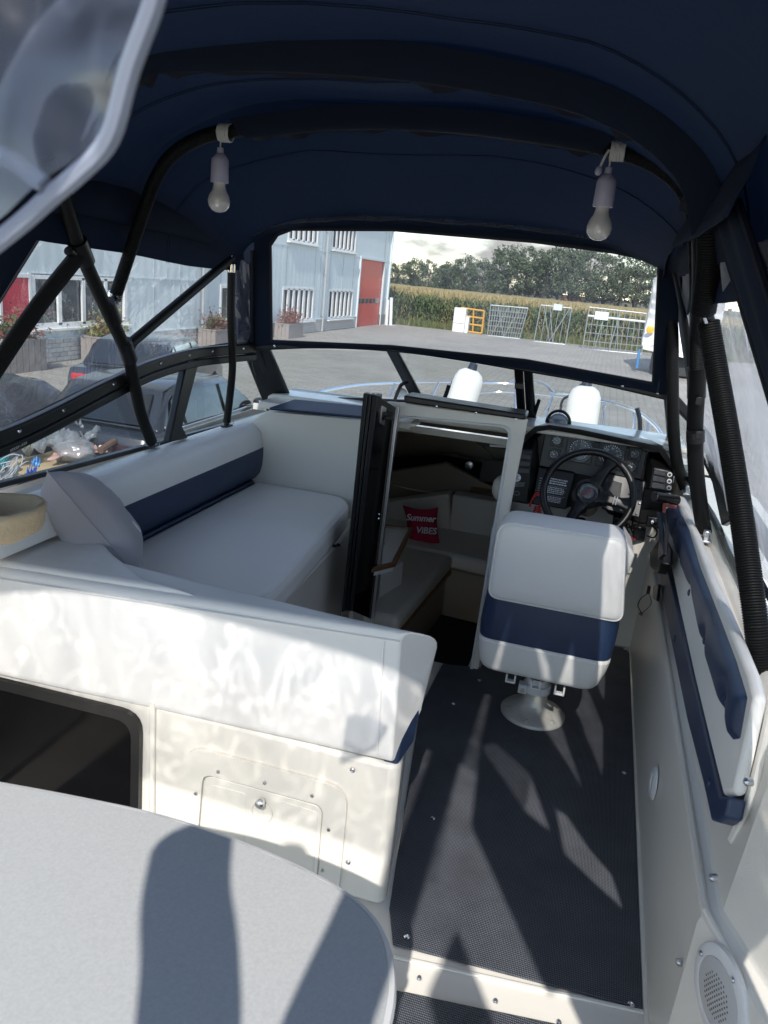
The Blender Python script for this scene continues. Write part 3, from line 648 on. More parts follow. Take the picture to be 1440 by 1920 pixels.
# ---- starboard padded panel
sb = thing('side_pad', (.34, 2.2, .6), 'white and navy buttoned side padding along the starboard wall', 'cushion')
PX = .335
def padpoly(pts, x, th, m_, name, bev):
    g = G(); g.prism([V((x, q.y, q.z)) for q in ats(pts, X=PX)], (th, 0, 0)); return g.build(name, m_, sb, bev, 3)
padpoly([(1252, 1000), (1262, 955), (1275, 950), (1300, 1000), (1330, 1085), (1370, 1180), (1402, 1262), (1412, 1305), (1392, 1400), (1372, 1488), (1352, 1492), (1330, 1400), (1300, 1272), (1274, 1150), (1256, 1060)], PX+.002, .022, white, 'base_pad', .012)
def tuft(pts, name, z0, buttons):
    """upholstered panel with dimples at its buttons"""
    q = ats(pts, X=PX); ys = [p.y for p in q]
    bm = bmesh.new(); vs = [bm.verts.new((PX-.010, p.y, p.z)) for p in q]; f = bm.faces.new(vs)
    bmesh.ops.triangulate(bm, faces=[f]); bmesh.ops.subdivide_edges(bm, edges=bm.edges[:], cuts=10, use_grid_fill=True)
    bmesh.ops.remove_doubles(bm, verts=bm.verts, dist=.0004)
    bd = {v for e in bm.edges if e.is_boundary for v in e.verts}; bl = [v.co.copy() for v in bd]
    for v in bm.verts:
        dm = min((v.co-c_).length for c_ in bl)
        h = .022*(1-math.exp(-dm/.014))
        for b_ in buttons: h -= .016*math.exp(-((v.co-b_).length/.035)**2)
        v.co.x = PX+.004-h
    bm.verts.index_update(); g = G(); g.add([v.co for v in bm.verts], [tuple(v.index for v in f.verts) for f in bm.faces]); bm.free()
    o = g.build(name, navy, sb, 0, smooth=80, recalc=False)
    for b_ in buttons:
        g = G(); g.lathe(b_+V((-.006, 0, 0)), (-1, 0, 0), [(.010, 0), (.009, .003), (.004, .005), (0, .005)], 12); g.build('button', navy, o)
    return o
bt = [at(1272, 985, X=PX), at(1280, 1042, X=PX), at(1297, 1112, X=PX), at(1327, 1202, X=PX), at(1366, 1316, X=PX)]
tuft([(1249, 952), (1268, 945), (1291, 992), (1312, 1062), (1346, 1150), (1380, 1240), (1400, 1306), (1386, 1386), (1372, 1388), (1347, 1302), (1322, 1222), (1302, 1122), (1282, 1070), (1262, 1010)], 'upper_panel', 0, bt)
padpoly([(1238, 1062), (1252, 1060), (1274, 1150), (1300, 1272), (1330, 1400), (1352, 1493), (1371, 1494), (1363, 1534), (1350, 1543), (1337, 1539), (1322, 1470), (1291, 1350), (1262, 1210), (1242, 1112)], PX-.004, .03, navy, 'lower_panel', .006)
for pxy in ((1268, 1198), (1333, 1468)):
    g = G(); g.lathe(V((PX-.004, at(*pxy, X=PX).y, at(*pxy, X=PX).z)), (-1, 0, 0), [(.011, 0), (.010, .003), (0, .005)], 12); g.build('button', navy, sb)
g = G(); g.tube(ats([(1276, 940), (1296, 975), (1318, 1030), (1348, 1112), (1382, 1208), (1413, 1306)], Z=.772), .019, 12, 6); g.build('top_roll', white, sb)
g = G(); g.tube([V((.372, q.y-.012, q.z)) for q in ats([(1418, 1290), (1412, 1330), (1392, 1420), (1372, 1495), (1345, 1560)], X=.345)], .011, 8, 4); g.build('wall_lip', gel, boat)

# speaker, vent and screws on the starboard side
spk = thing('speaker', tuple(at(1345, 1860, n=(.93, .36, 0), d=.751)), 'round white speaker with perforated grille low on the aft starboard panel', 'speaker')
so_ = at(1352, 1868, n=(.93, .36, 0), d=.749); nn = V((-.93, -.36, 0)).normalized()
g = G(); g.lathe(so_-nn*.004, nn, [(.080, 0), (.080, .008), (.074, .011), (.060, .011), (.058, .008)], 40); g.build('speaker_rim', wplast, spk, smooth=50)
g = G(); g.lathe(so_+nn*.003, nn, [(.059, 0), (.059, .004), (.05, .006), (.0, .008)], 40); g.build('speaker_grille', None or mat('grille', (.5, .5, .5), .45), spk, smooth=50)
dg = G(); u_ = V((.36, -.93, 0)).normalized(); v_ = V((0, 0, 1))
for i in range(-11, 12):
    for j in range(-12, 13):
        x, y = (i+(j % 2)*.5)*.0078, j*.0068
        if x*x+y*y < .053**2:
            h = .0078-.0000; o2 = so_+u_*x+v_*y+nn*(.0115-.000-.004*(x*x+y*y)/.053**2)
            dg.add([o2+u_*.0023*math.cos(t)+v_*.0023*math.sin(t) for t in (0, 1.57, 3.14, 4.71)], [(0, 1, 2, 3)])
tag(dg.build('grille_hole', blk, spk, smooth=0, recalc=False), kind='stuff')
for t in (1.2, -.5, 2.8):
    g = G(); g.lathe(so_+(u_*math.cos(t)+v_*math.sin(t))*.068+nn*.008, nn, [(.005, 0), (.004, .003), (0, .003)], 10); g.build('speaker_screw', steel, spk)
vt = thing('drain_vent', tuple(at(1228, 1468, X=.325)), 'small white oval vent on the lower starboard wall', 'vent')
k = at(1228, 1468, X=.322); g = G(); g.lathe(k, (-1, 0, 0), [(.045, 0), (.045, .004), (.036, .010), (.028, .008), (.026, .003)], 24); g.build('vent_rim', wplast, vt)
g = G(); g.lathe(k, (-1, 0, 0), [(.026, 0), (.022, .006), (.0, .008)], 20); g.build('vent_plug', wplast, vt)
for pxy in ((1405, 1466), (1340, 1646), (1277, 1804)):
    g = G(); q = at(*pxy, n=(.93, .36, 0), d=.753); g.lathe(q, nn, [(.007, -.004), (.007, .006), (.003, .010), (0, .009)], 12); g.build('snap_stud', steel, side)
# ================================================================== WINDSCREEN
ws_ = thing('windscreen', (-.55, 3.1, .85), 'black framed wraparound windscreen with clear panes around the cockpit', 'windscreen')
pr = [at(-160, 872, X=-1.47), at(0, 820, X=-1.47), at(95, 778, X=-1.47), at(190, 729, X=-1.47), at(280, 687, X=-1.47), at(360, 664, X=-1.465), at(420, 657, X=-1.44), at(478, 652, Y=3.0)]
fr = [at(478, 652, Y=3.0), at(600, 648, Y=3.0), at(735, 654, Y=3.0), at(860, 670, Y=3.0), at(990, 692, Y=3.0), at(1120, 715, Y=3.0), at(1262, 747, Y=3.0)]
sr = [at(1262, 747, Y=3.0), at(1320, 815, X=.40), at(1375, 912, X=.44), at(1440, 1022, X=.46), at(1520, 1150, X=.47)]
def railbox(pts, dz, dx, name, m_, par, sm=6, bev=.006):
    P = catmull(pts, sm); rows = []
    for i, p in enumerate(P):
        d = (P[min(i+1, len(P)-1)]-P[max(i-1, 0)]).normalized(); s_ = d.cross(V((0, 0, 1))).normalized(); u = s_.cross(d)
        rows.append([p+s_*dx+u*dz, p-s_*dx+u*dz, p-s_*dx-u*dz, p+s_*dx-u*dz])
    g = G(); g.loft(rows, closed=True, cap=True); return g.build(name, m_, par, bev, 2, smooth=35)
rl = railbox(pr, .020, .014, 'top_rail', blkm, ws_)
lo = [q+V((.004, 0, -.036)) for q in pr]
railbox(lo, .014, .010, 'lower_channel', blkm, ws_)
railbox(fr, .011, .016, 'top_rail', blkm, ws_)
railbox(sr, .018, .014, 'top_rail', blkm, ws_)
# base trims
pb = [at(-160, 946, X=-1.5), at(0, 908, X=-1.5), at(160, 868, X=-1.5), at(330, 822, X=-1.5), at(500, 776, X=-1.46)]
railbox(pb, .008, .012, 'base_trim', blkm, ws_, 4, .003)
fb = [V((-1.37, 3.31, .868)), at(545, 747, Y=3.3), at(765, 752, Y=3.32), at(990, 788, Y=3.32), at(1252, 834, Y=3.3), V((.34, 3.28, .88))]
railbox(fb, .006, .012, 'base_trim', blkm, ws_, 3, .003)
sbt = [V((.34, 3.28, .86)), at(1335, 965, Z=.812), at(1362, 1030, Z=.812), at(1400, 1108, Z=.812), at(1450, 1215, Z=.812)]
railbox(sbt, .008, .008, 'base_trim', blkm, ws_, 3, .003)
def post(quad, th, name='mullion', bev=.006):
    g = G(); g.prism(quad, th); return g.build(name, blkm, ws_, bev)
# corner pillars (raked)
post([at(452, 655, Y=3.02), at(503, 650, Y=3.0), at(546, 750, Y=3.29), at(500, 776, Y=3.27)], (0, .03, 0), 'corner_pillar', .010)
post([at(474, 655, Y=2.985), at(484, 654, Y=2.985), at(528, 752, Y=3.27), at(517, 756, Y=3.27)], (0, .02, 0), 'corner_pillar', .002)
post([at(722, 656, Y=3.0), at(746, 659, Y=3.0), at(792, 746, Y=3.3), at(768, 743, Y=3.3)], (0, .03, 0))
post([at(963, 690, Y=3.0), at(980, 692, Y=3.0), at(986, 790, Y=3.3), at(970, 787, Y=3.3)], (0, .03, 0))
m2 = post([at(981, 692, Y=2.995), at(998, 695, Y=2.995), at(1006, 795, Y=3.3), at(987, 792, Y=3.3)], (0, .03, 0))
post([at(1244, 742, Y=3.0), at(1264, 748, Y=3.0), at(1272, 845, Y=3.27), at(1252, 836, Y=3.3)], (0, .03, 0))
post([at(352, 676, X=-1.455), at(376, 672, X=-1.455), at(343, 800, X=-1.45), at(354, 822, X=-1.44), at(318, 830, X=-1.44), at(330, 780, X=-1.45)], (-.03, .0, 0), 'side_pillar', .006)
post([at(1322, 850, X=.41), at(1333, 865, X=.415), at(1374, 945, X=.43), at(1380, 968, X=.43), at(1352, 985, X=.43), at(1340, 930, X=.42)], (.02, .0, 0), 'side_pillar', .004)
post(ats([(966, 716), (982, 718), (982, 730), (966, 728)], Y=3.03), (0, -.02, 0), 'latch', .003)
post([at(1000, 770, Y=3.2), at(1008, 748, Y=3.15), at(1014, 750, Y=3.15), at(1004, 782, Y=3.2)], (0, .02, 0), 'latch', .003)
g = G(); g.tube([at(741, 748, Y=3.2), at(752, 722, Y=3.05), at(764, 716, Y=3.05)], .008, 8, 2); g.build('hatch_stay', blk, ws_)
def pane(quad, name='pane'):
    g = G(); g.prism(quad, (quad[1]-quad[0]).cross(quad[2]-quad[1]).normalized()*.005); return g.build(name, glass, ws_)
pane([pr[0]+V((0, 0, -.05)), pr[1]+V((0, 0, -.05)), pb[1], pb[0]]); 
pane([pr[1]+V((0, 0, -.05)), pr[3]+V((0, 0, -.05)), pr[5]+V((0, 0, -.04)), at(340, 820, X=-1.48), pb[1]])
pane([pr[5]+V((0, 0, -.04)), pr[7]+V((-.02, 0, -.03)), at(497, 774, X=-1.455), at(345, 815, X=-1.47)])
pane([at(500, 655, Y=3.01), at(725, 660, Y=3.01), at(770, 745, Y=3.31), at(545, 747, Y=3.31)])
pane([at(745, 662, Y=3.01), at(965, 694, Y=3.01), at(972, 787, Y=3.31), at(790, 748, Y=3.31)])
pane([at(997, 699, Y=3.01), at(1246, 746, Y=3.01), at(1254, 833, Y=3.31), at(1005, 794, Y=3.31)])
pane([at(1266, 756, Y=3.02), sr[1]+V((0, 0, -.03)), sr[2]+V((0, 0, -.03)), sr[3]+V((0, 0, -.03)), sbt[3], sbt[1], V((.345, 3.27, .87))])
tq = [at(12, 842, X=-1.44), at(44, 826, X=-1.44), at(45, 830, X=-1.44), at(13, 847, X=-1.44)]
g = G(); rgl = random.Random(2)
for i in range(9):   # worn white transfer lettering, no longer readable
    f = i/9; a_ = tq[0].lerp(tq[1], f); b_ = tq[3].lerp(tq[2], f); d_ = (tq[1]-tq[0])*.075; h_ = a_-b_
    if i != 5: g.add([b_, b_+d_*.3, a_+d_*.3, a_], [(0, 1, 2, 3)]); g.add([b_+h_*.8, b_+h_*.8+d_, a_+d_, a_], [(0, 1, 2, 3)])
    g.add([b_+h_*.35*rgl.random(), b_+h_*.3+d_, b_+h_*.5+d_, b_+h_*.45], [(0, 1, 2, 3)])
g.v = [q+V((.012, 0, 0)) for q in g.v]; g.build('lettering', ink, ws_, smooth=0, recalc=False)
for a, b, k, off in ((pr[0], pr[7], 0, 0),):
    for i, f in enumerate((.18, .32, .46, .6, .7, .79, .87, .94)):
        P = catmull(pr, 12); q = P[int(f*(len(P)-1))]
        g = G(); g.lathe(q+V((.014, 0, .004)), (1, -.2, 0), [(.006, 0), (.006, .003), (.003, .006), (0, .006)], 10); g.build('snap_stud', chrome, rl)
for f in (.06, .2, .33, .44, .55, .66, .78, .9):
    P = catmull(fr, 12); q = P[int(f*(len(P)-1))]
    g = G(); g.lathe(q+V((0, -.015, .004)), (0, -1, 0), [(.005, 0), (.005, .003), (0, .005)], 10); g.build('snap_stud', chrome, rl)

# ================================================================== HELM
hc_ = thing('helm_console', (.0, 3.1, .6), 'black moulded dashboard with gauges and switch panels behind the steering wheel', 'dashboard')
g = G(); g.prism(ats([(985, 830), (1030, 800), (1232, 836), (1256, 870), (1240, 975), (1205, 985), (1140, 965), (1120, 938), (1058, 955), (985, 945)], Y=3.10), (0, .15, .0)); g.build('dash_body', blk, hc_, .01, 3)
# hood over the instruments
h0 = ats([(960, 838), (1003, 801), (1030, 797), (1090, 806), (1240, 838), (1262, 868), (1268, 888)], Y=3.0)
h1 = ats([(972, 834), (1006, 803), (1040, 793), (1095, 801), (1246, 829), (1266, 858), (1272, 880)], Y=3.22)
h2 = [q+V((0, .004, -.008)) for q in ats([(966, 842), (1008, 805), (1032, 801), (1090, 811), (1236, 842), (1256, 870), (1264, 890)], Y=3.0)]
g = G(); rows = []
for a, b, c_ in zip(h0, h1, h2): rows.append([b, b.lerp(a, .5)+V((0, 0, .006)), a.lerp(b, .08)+V((0, 0, .002)), a, a.lerp(c_, .5), c_, c_+V((0, .09, -.005))])
g.loft([[r[i] for r in rows] for i in range(7)]); g.build('dash_hood', blk, hc_, 0, solid=.004, smooth=45)
# side pods
def pod(front, back, name='switch_pod'):
    g = G(); n = len(front); g.add(front+back, [tuple(range(n))]+[(i, (i+1) % n, n+(i+1) % n, n+i) for i in range(n)]+[tuple(range(n, 2*n))[::-1]]); return g.build(name, blk, hc_, .008, 3)
pf = [at(966, 838, Y=2.99), at(1000, 845, Y=2.99), at(993, 905, Y=2.96), at(989, 946, Y=2.98), at(946, 938, Y=2.97), at(946, 915, Y=2.95)]
pbk = [at(963, 832, Y=3.05), at(1012, 805, Y=3.14), at(1016, 905, Y=3.14), at(1005, 945, Y=3.14), at(952, 935, Y=3.14), at(952, 915, Y=3.14)]
pod1 = pod(pf, pbk)
sf = [at(1224, 876, Y=2.99), at(1263, 884, Y=2.99), at(1262, 925, Y=2.98), at(1216, 918, Y=2.97)]
sbk = [at(1212, 836, Y=3.14), at(1256, 850, Y=3.10), at(1256, 925, Y=3.14), at(1200, 915, Y=3.14)]
pod2 = pod(sf, sbk)
def onq(q, u, v):   # point on a quad (tl,tr,br,bl)
    return q[0].lerp(q[1], u).lerp(q[3].lerp(q[2], u), v)
q1 = [pf[0], pf[1], pf[3].lerp(pf[2], .8), pf[5]]
def rocker(q, u0, u1, v0, v1, par, m_=blk):
    nrm_ = (q[1]-q[0]).cross(q[3]-q[0]).normalized()
    if nrm_.y > 0: nrm_ = -nrm_
    pts = [onq(q, a, b)+nrm_*.001 for a, b in ((u0, v0), (u1, v0), (u1, v1), (u0, v1))]
    g = G(); g.prism(pts, nrm_*.006); return g.build('rocker_switch', m_, par, .002)
def disc(p, n_, r, m_, name, par, h=.003, r2=None, seg=18):
    g = G(); g.lathe(p, n_, [(r, 0), (r, h*.7), (r2 or r*.85, h)], seg); return g.build(name, m_, par)
n1 = (q1[1]-q1[0]).cross(q1[3]-q1[0]).normalized(); n1 = n1 if n1.y < 0 else -n1
sw = mat('switch_grey', (.035, .036, .042), .4)
for i, v in enumerate((.13, .31, .49)):
    rocker(q1, .36, .92, v, v+.14, pod1, sw)
    d_ = disc(onq(q1, .17, v+.06)+n1*.001, n1, .0085, inkd, 'pilot_lamp', pod1, .003); disc(onq(q1, .17, v+.06)+n1*.0035, n1, .0055, blk, 'pilot_lamp', pod1, .002)
disc(onq(q1, .42, .745)+n1*.001, n1, .016, ink, 'ignition_switch', pod1, .004); disc(onq(q1, .42, .745)+n1*.0045, n1, .010, steel, 'ignition_barrel', pod1, .003); disc(onq(q1, .42, .745)+n1*.007, n1, .003, blk, 'keyhole', pod1, .001)
def print_lines(q, rows_, u0, u1, v0, v1, par, m_=inkd, seed=1, name='printed_text'):
    """rows of tiny printed words"""
    rg = random.Random(seed); g = G(); nn_ = (q[1]-q[0]).cross(q[3]-q[0]).normalized()
    if nn_.y > 0: nn_ = -nn_
    for i in range(rows_):
        v = v0+(v1-v0)*i/rows_; h = (v1-v0)/rows_*.55; u = u0
        while u < u1-.03:
            l = rg.uniform(.03, .12)*(u1-u0)/.8; e = min(u1, u+l)
            g.add([onq(q, a, b)+nn_*.0012 for a, b in ((u, v), (e, v), (e, v+h), (u, v+h))], [(0, 1, 2, 3)])
            u = e+rg.uniform(.015, .03)*(u1-u0)/.8
    return g.build(name, m_, par, smooth=0, recalc=False)
print_lines(q1, 4, .12, .8, .87, .99, pod1, inkd, 4)
p_ = onq([pf[5], pf[2], pf[3], pf[4]], .5, .45); n5 = (pf[2]-pf[5]).cross(pf[4]-pf[5]).normalized(); n5 = n5 if n5.y < 0 else -n5
g = G(); g.ring([p_+n5*.001+V((.013*math.cos(t), 0, .008*math.sin(t))) for t in [i*math.pi/10 for i in range(20)]], [p_+n5*.001+V((.011*math.cos(t), 0, .0065*math.sin(t))) for t in [i*math.pi/10 for i in range(20)]], n5*.001); g.build('emblem', inkd, pod1)
q2 = sf; n2_ = (q2[1]-q2[0]).cross(q2[3]-q2[0]).normalized(); n2_ = n2_ if n2_.y < 0 else -n2_
for v in (.06, .36, .66):
    rocker(q2, .08, .64, v, v+.24, pod2, sw)
    disc(onq(q2, .82, v+.12)+n2_*.001, n2_, .009, ink if v < .6 else inkd, 'pilot_lamp', pod2, .003); disc(onq(q2, .82, v+.12)+n2_*.0035, n2_, .005, blk, 'pilot_lamp', pod2, .002)
# instrument panel, tilted back a little
qp = [at(1022, 812, Y=3.10), at(1214, 846, Y=3.10), at(1200, 912, Y=3.075), at(1010, 875, Y=3.075)]
npn = (qp[1]-qp[0]).cross(qp[3]-qp[0]).normalized(); npn = npn if npn.y < 0 else -npn
up_ = (qp[0]-qp[3]).normalized(); rt_ = (qp[1]-qp[0]).normalized()
g = G(); g.prism([q+npn*.004 for q in qp], -npn*.01); g.build('instrument_panel', blk, hc_, .003)
gring = mat('gauge_ring', (.05, .05, .055), .25, coat=.5)
def gauge(pxy, r, half, ang, lab=()):
    p = at(*pxy, Y=3.09)+npn*.006
    g = G(); g.prism(rrect([p+rt_*a*half+up_*b*half for a, b in ((-1, 1), (1, 1), (1, -1), (-1, -1))], .003, 2), npn*.005); go = g.build('gauge', blk, hc_, .0015)
    g = G(); g.lathe(p+npn*.005, npn, [(r, 0), (r, .005), (r*.9, .006), (r*.87, .003), (0, .003)], 32); g.build('gauge_face', [dial], go, smooth=40)
    g = G(); g.ring([p+npn*.005+(rt_*math.cos(t)+up_*math.sin(t))*r*1.02 for t in [i*math.pi/16 for i in range(32)]], [p+npn*.005+(rt_*math.cos(t)+up_*math.sin(t))*r*.92 for t in [i*math.pi/16 for i in range(32)]], npn*.006); g.build('gauge_bezel', gring, go, .001)
    g = G(); nt_ = 21 if r > .03 else 9
    for i in range(nt_):
        t = math.pi*(1.25-1.5*i/(nt_-1)); l = .16 if i % 2 == 0 else .09
        d = rt_*math.cos(t)+up_*math.sin(t); s_ = rt_*-math.sin(t)+up_*math.cos(t); w_ = r*.018+.0003; o2 = p+npn*.0092
        g.add([o2+d*r*.82-s_*w_, o2+d*r*.82+s_*w_, o2+d*r*(.82-l)+s_*w_, o2+d*r*(.82-l)-s_*w_], [(0, 1, 2, 3)])
    g.build('gauge_ticks', ink, go, smooth=0, recalc=False)
    d = rt_*math.cos(ang)+up_*math.sin(ang); s_ = rt_*-math.sin(ang)+up_*math.cos(ang); o2 = p+npn*.0098
    g = G(); g.add([o2-s_*.0011, o2+s_*.0011, o2+d*r*.72+s_*.0004, o2+d*r*.72-s_*.0004], [(0, 1, 2, 3)]); g.lathe(o2, npn, [(r*.12, -.001), (r*.1, .002)], 10); g.build('gauge_needle', ink, go, smooth=0, recalc=False)
    for i, (s, t) in enumerate(lab):
        d = rt_*math.cos(t)+up_*math.sin(t); text('gauge_number', s, p+npn*.0094+d*r*.52, rt_, up_, r*.24, ink, go, extrude=.0001)
for pxy, an in (((1044, 826), 2.6), ((1039, 852), 2.4), ((1190, 851), 2.7), ((1184, 876), 2.6)): gauge(pxy, .0185, .023, an)
gauge((1087, 843), .047, .052, 3.9, [(str(i), math.pi*(1.25-1.5*i/6)) for i in range(7)])
gauge((1146, 853), .047, .052, 3.9, [(str(i*10), math.pi*(1.25-1.5*i/6)) for i in range(7)])
# lower panels
ql = [at(1009, 874, Y=3.05), at(1078, 887, Y=3.05), at(1062, 956, Y=3.0), at(996, 945, Y=3.0)]
g = G(); g.prism(ql, (0, .06, 0)); lp = g.build('label_panel', blk, hc_, .006, 3)
print_lines(ql, 3, .38, .86, .24, .42, lp, ink, 11); print_lines(ql, 4, .36, .84, .47, .66, lp, ink, 12); print_lines(ql, 4, .36, .82, .72, .88, lp, ink, 13)
print_lines(ql, 8, .10, .22, .28, .8, lp, inkd, 14)
nn3 = (ql[1]-ql[0]).cross(ql[3]-ql[0]).normalized(); nn3 = nn3 if nn3.y < 0 else -nn3
g = G()
for v in (.435, .685): g.add([onq(ql, a, b)+nn3*.0012 for a, b in ((.36, v), (.88, v), (.88, v+.012), (.36, v+.012))], [(0, 1, 2, 3)])
g.build('label_rule', inkd, lp, smooth=0, recalc=False)
qr = [at(1130, 884, Y=3.06), at(1212, 902, Y=3.06), at(1200, 972, Y=3.0), at(1128, 955, Y=3.0)]
g = G(); g.prism(qr, (0, .06, 0)); rp = g.build('switch_panel', blk, hc_, .006, 3)
for uv, r_, m_ in (((.17, .3), .008, blk), ((.86, .28), .005, blk), ((.93, .62), .004, ink), ((.72, .86), .005, inkd), ((.9, .9), .005, inkd), ((.66, .42), .005, inkd)):
    n_3 = (qr[1]-qr[0]).cross(qr[3]-qr[0]).normalized(); n_3 = n_3 if n_3.y < 0 else -n_3
    disc(onq(qr, *uv)+n_3*.001, n_3, r_, m_, 'panel_knob', rp, .008)
rocker(qr, .68, .82, .5, .78, rp, ink)
g = G(); g.prism([onq(qr, a, b)+n_3*.001 for a, b in ((.08, .16), (.46, .2), (.44, .62), (.08, .6))], n_3*.003); g.build('radio_plate', mat('radio_grey', (.05, .05, .052), .6), rp, .002)
g = G(); g.prism(ats([(1150, 968), (1172, 973), (1166, 1010), (1146, 1003)], Y=3.05), (0, .04, 0)); g.prism(ats([(1188, 986), (1212, 990), (1208, 1016), (1186, 1012)], Y=3.05), (0, .04, 0)); g.build('relay_box', blk, hc_, .004)
g = G()
for k_ in range(5): g.tube([at(1152+k_*12, 962+k_*3, Y=3.08), at(1158+k_*9, 985+k_*2, Y=3.03), at(1168+k_*10, 978+k_*4, Y=3.05), at(1180+k_*7, 1000, Y=3.06)], .003, 5, 4)
g.build('wiring', [rub], hc_)
g = G(); g.tube([at(1165, 1012, Y=3.04), at(1178, 1006, Y=3.02), at(1192, 1012, Y=3.04)], .003, 5, 4); g.build('wiring', redp, hc_)
# compass on the hood
cmp_ = thing('compass', tuple(at(1047, 800, Y=3.2)), 'domed black boat compass standing on top of the dashboard', 'compass')
k = at(1046, 797, Y=3.2); g = G(); g.lathe(k, (0, -.1, 1), [(.052, -.01), (.052, .004), (.046, .012), (.040, .012)], 28); g.build('compass_base', blk, cmp_, .002)
g = G(); rows = [(.042*math.cos(t), .010+.040*math.sin(t)) for t in [i*math.pi/2/8 for i in range(9)]]; g.lathe(k, (0, -.1, 1), rows, 24); g.build('compass_dome', mat('dome_glass', (.22, .24, .26), .05, coat=.8), cmp_, smooth=80)
g = G(); g.lathe(k, (0, -.1, 1), [(.033, .012), (.030, .024), (.012, .032), (0, .034)], 24); g.build('compass_card', mat('compass_card', (.16, .17, .18), .3), cmp_)
g = G(); g.tube([k+V((.047*math.cos(t), -.01, .008+.052*math.sin(t))) for t in [i*math.pi/12 for i in range(13)]], .006, 8, 0); g.build('compass_hood', blk, cmp_)

# steering wheel
sw_ = thing('steering_wheel', tuple(at(1101, 924, Y=2.83)), 'black three-spoke steering wheel with round red-marked hub at the helm', 'steering wheel')
hub = at(1102, 926, Y=2.80); wn_ = V((-.02, -.90, .43)).normalized()
wr = V((1, 0, 0)); wr = (wr-wn_*wr.dot(wn_)).normalized(); wu = wn_.cross(wr)*1
if wu.z < 0: wu = -wu
RW = .158
g = G(); g.tube([hub+(wr*math.cos(t)+wu*math.sin(t))*RW for t in [i*2*math.pi/48 for i in range(49)]], .0135, 12, 0, closed=True); g.build('wheel_rim', blk, sw_, smooth=80)
for k_, ang in enumerate((1.12, -.12, 4.30)):
    d = wr*math.cos(ang)+wu*math.sin(ang); s_ = -wr*math.sin(ang)+wu*math.cos(ang); g = G(); rows = []
    for t, wd, dp in ((.0, .045, .02), (.25, .036, .018), (.5, .022, .014), (.75, .021, .006), (.93, .030, .0), (1.0, .034, .0)):
        o2 = hub+d*RW*t-wn_*(.028*(1-t)); th = .009
        rows.append([o2+s_*wd+wn_*th*.2, o2+s_*wd*.6+wn_*(th+dp), o2-s_*wd*.6+wn_*(th+dp), o2-s_*wd+wn_*th*.2, o2-s_*wd*.7-wn_*th, o2+s_*wd*.7-wn_*th])
    g.loft(rows, closed=True, cap=True); g.build('wheel_spoke', blk, sw_, .003, 2, smooth=60)
    if ang < 0:
        for e in (.58, .64):
            g = G(); o2 = hub+d*RW*e-wn_*(.028*(1-e))+wn_*.022; g.prism([o2-s_*.016, o2+s_*.016, o2+s_*.016+d*.004, o2-s_*.016+d*.004], wn_*.002); g.build('spoke_mark', inkd, sw_, .001)
g = G(); g.lathe(hub-wn_*.05, wn_, [(.038, 0), (.058, .02), (.056, .05), (.045, .058), (.042, .052)], 32); g.build('wheel_hub', blk, sw_, .002, smooth=50)
g = G(); g.lathe(hub, wn_, [(.037, 0), (.036, .010), (.030, .014), (.022, .012)], 28); g.build('hub_ring', gring, sw_)
g = G(); g.lathe(hub+wn_*.010, wn_, [(.023, 0), (.020, .006), (.010, .009), (0, .009)], 24); hb = g.build('hub_cap', mat('hub_grey', (.10, .10, .11), .35), sw_)
g = G()
for a0, a1 in ((.2, 1.3), (3.2, 4.4)):
    pts = [hub+wn_*.019+(wr*math.cos(a0+(a1-a0)*i/6)+wu*math.sin(a0+(a1-a0)*i/6))*.012 for i in range(7)]; g.tube(pts, .0022, 6, 0)
g.build('hub_emblem', redp, hb)
g = G(); g.tube([hub-wn_*.05, hub-wn_*.22], .045, 16, 1); g.build('steering_column', blk, sw_)
g = G(); g.tube([at(1089, 975, Y=2.95), at(1087, 1010, Y=2.98), at(1082, 1030, Y=3.0)], .02, 10, 2); g.build('tilt_lever', blk, sw_)

# red kill cord
kc = thing('kill_cord', tuple(at(1005, 970, Y=2.97)), 'coiled red safety lanyard clipped below the dashboard', 'cord')
a0, a1 = at(1010, 952, Y=2.95), at(992, 1000, Y=2.9); ax_ = (a1-a0).normalized(); u = ax_.orthogonal().normalized(); v = ax_.cross(u)
g = G(); N_ = 12*14; g.tube([a0.lerp(a1, i/N_)+(u*math.cos(i*2*math.pi/14)+v*math.sin(i*2*math.pi/14))*(.0105+.004*(1-i/N_)) for i in range(N_+1)], .0028, 6, 0); g.build('coil', redp, kc)
g = G(); g.tube(ats([(1010, 952), (1016, 942), (1014, 930), (1008, 926), (1002, 930)], Y=2.96), .006, 8, 4); g.tube(ats([(1002, 930), (996, 940), (993, 950)], Y=2.96), .004, 6, 3); g.build('clip', redp, kc)
g = G(); g.tube(ats([(989, 946), (987, 950), (992, 956), (1000, 962)], Y=2.955), .0016, 6, 3); g.build('wire_ring', steel, kc)

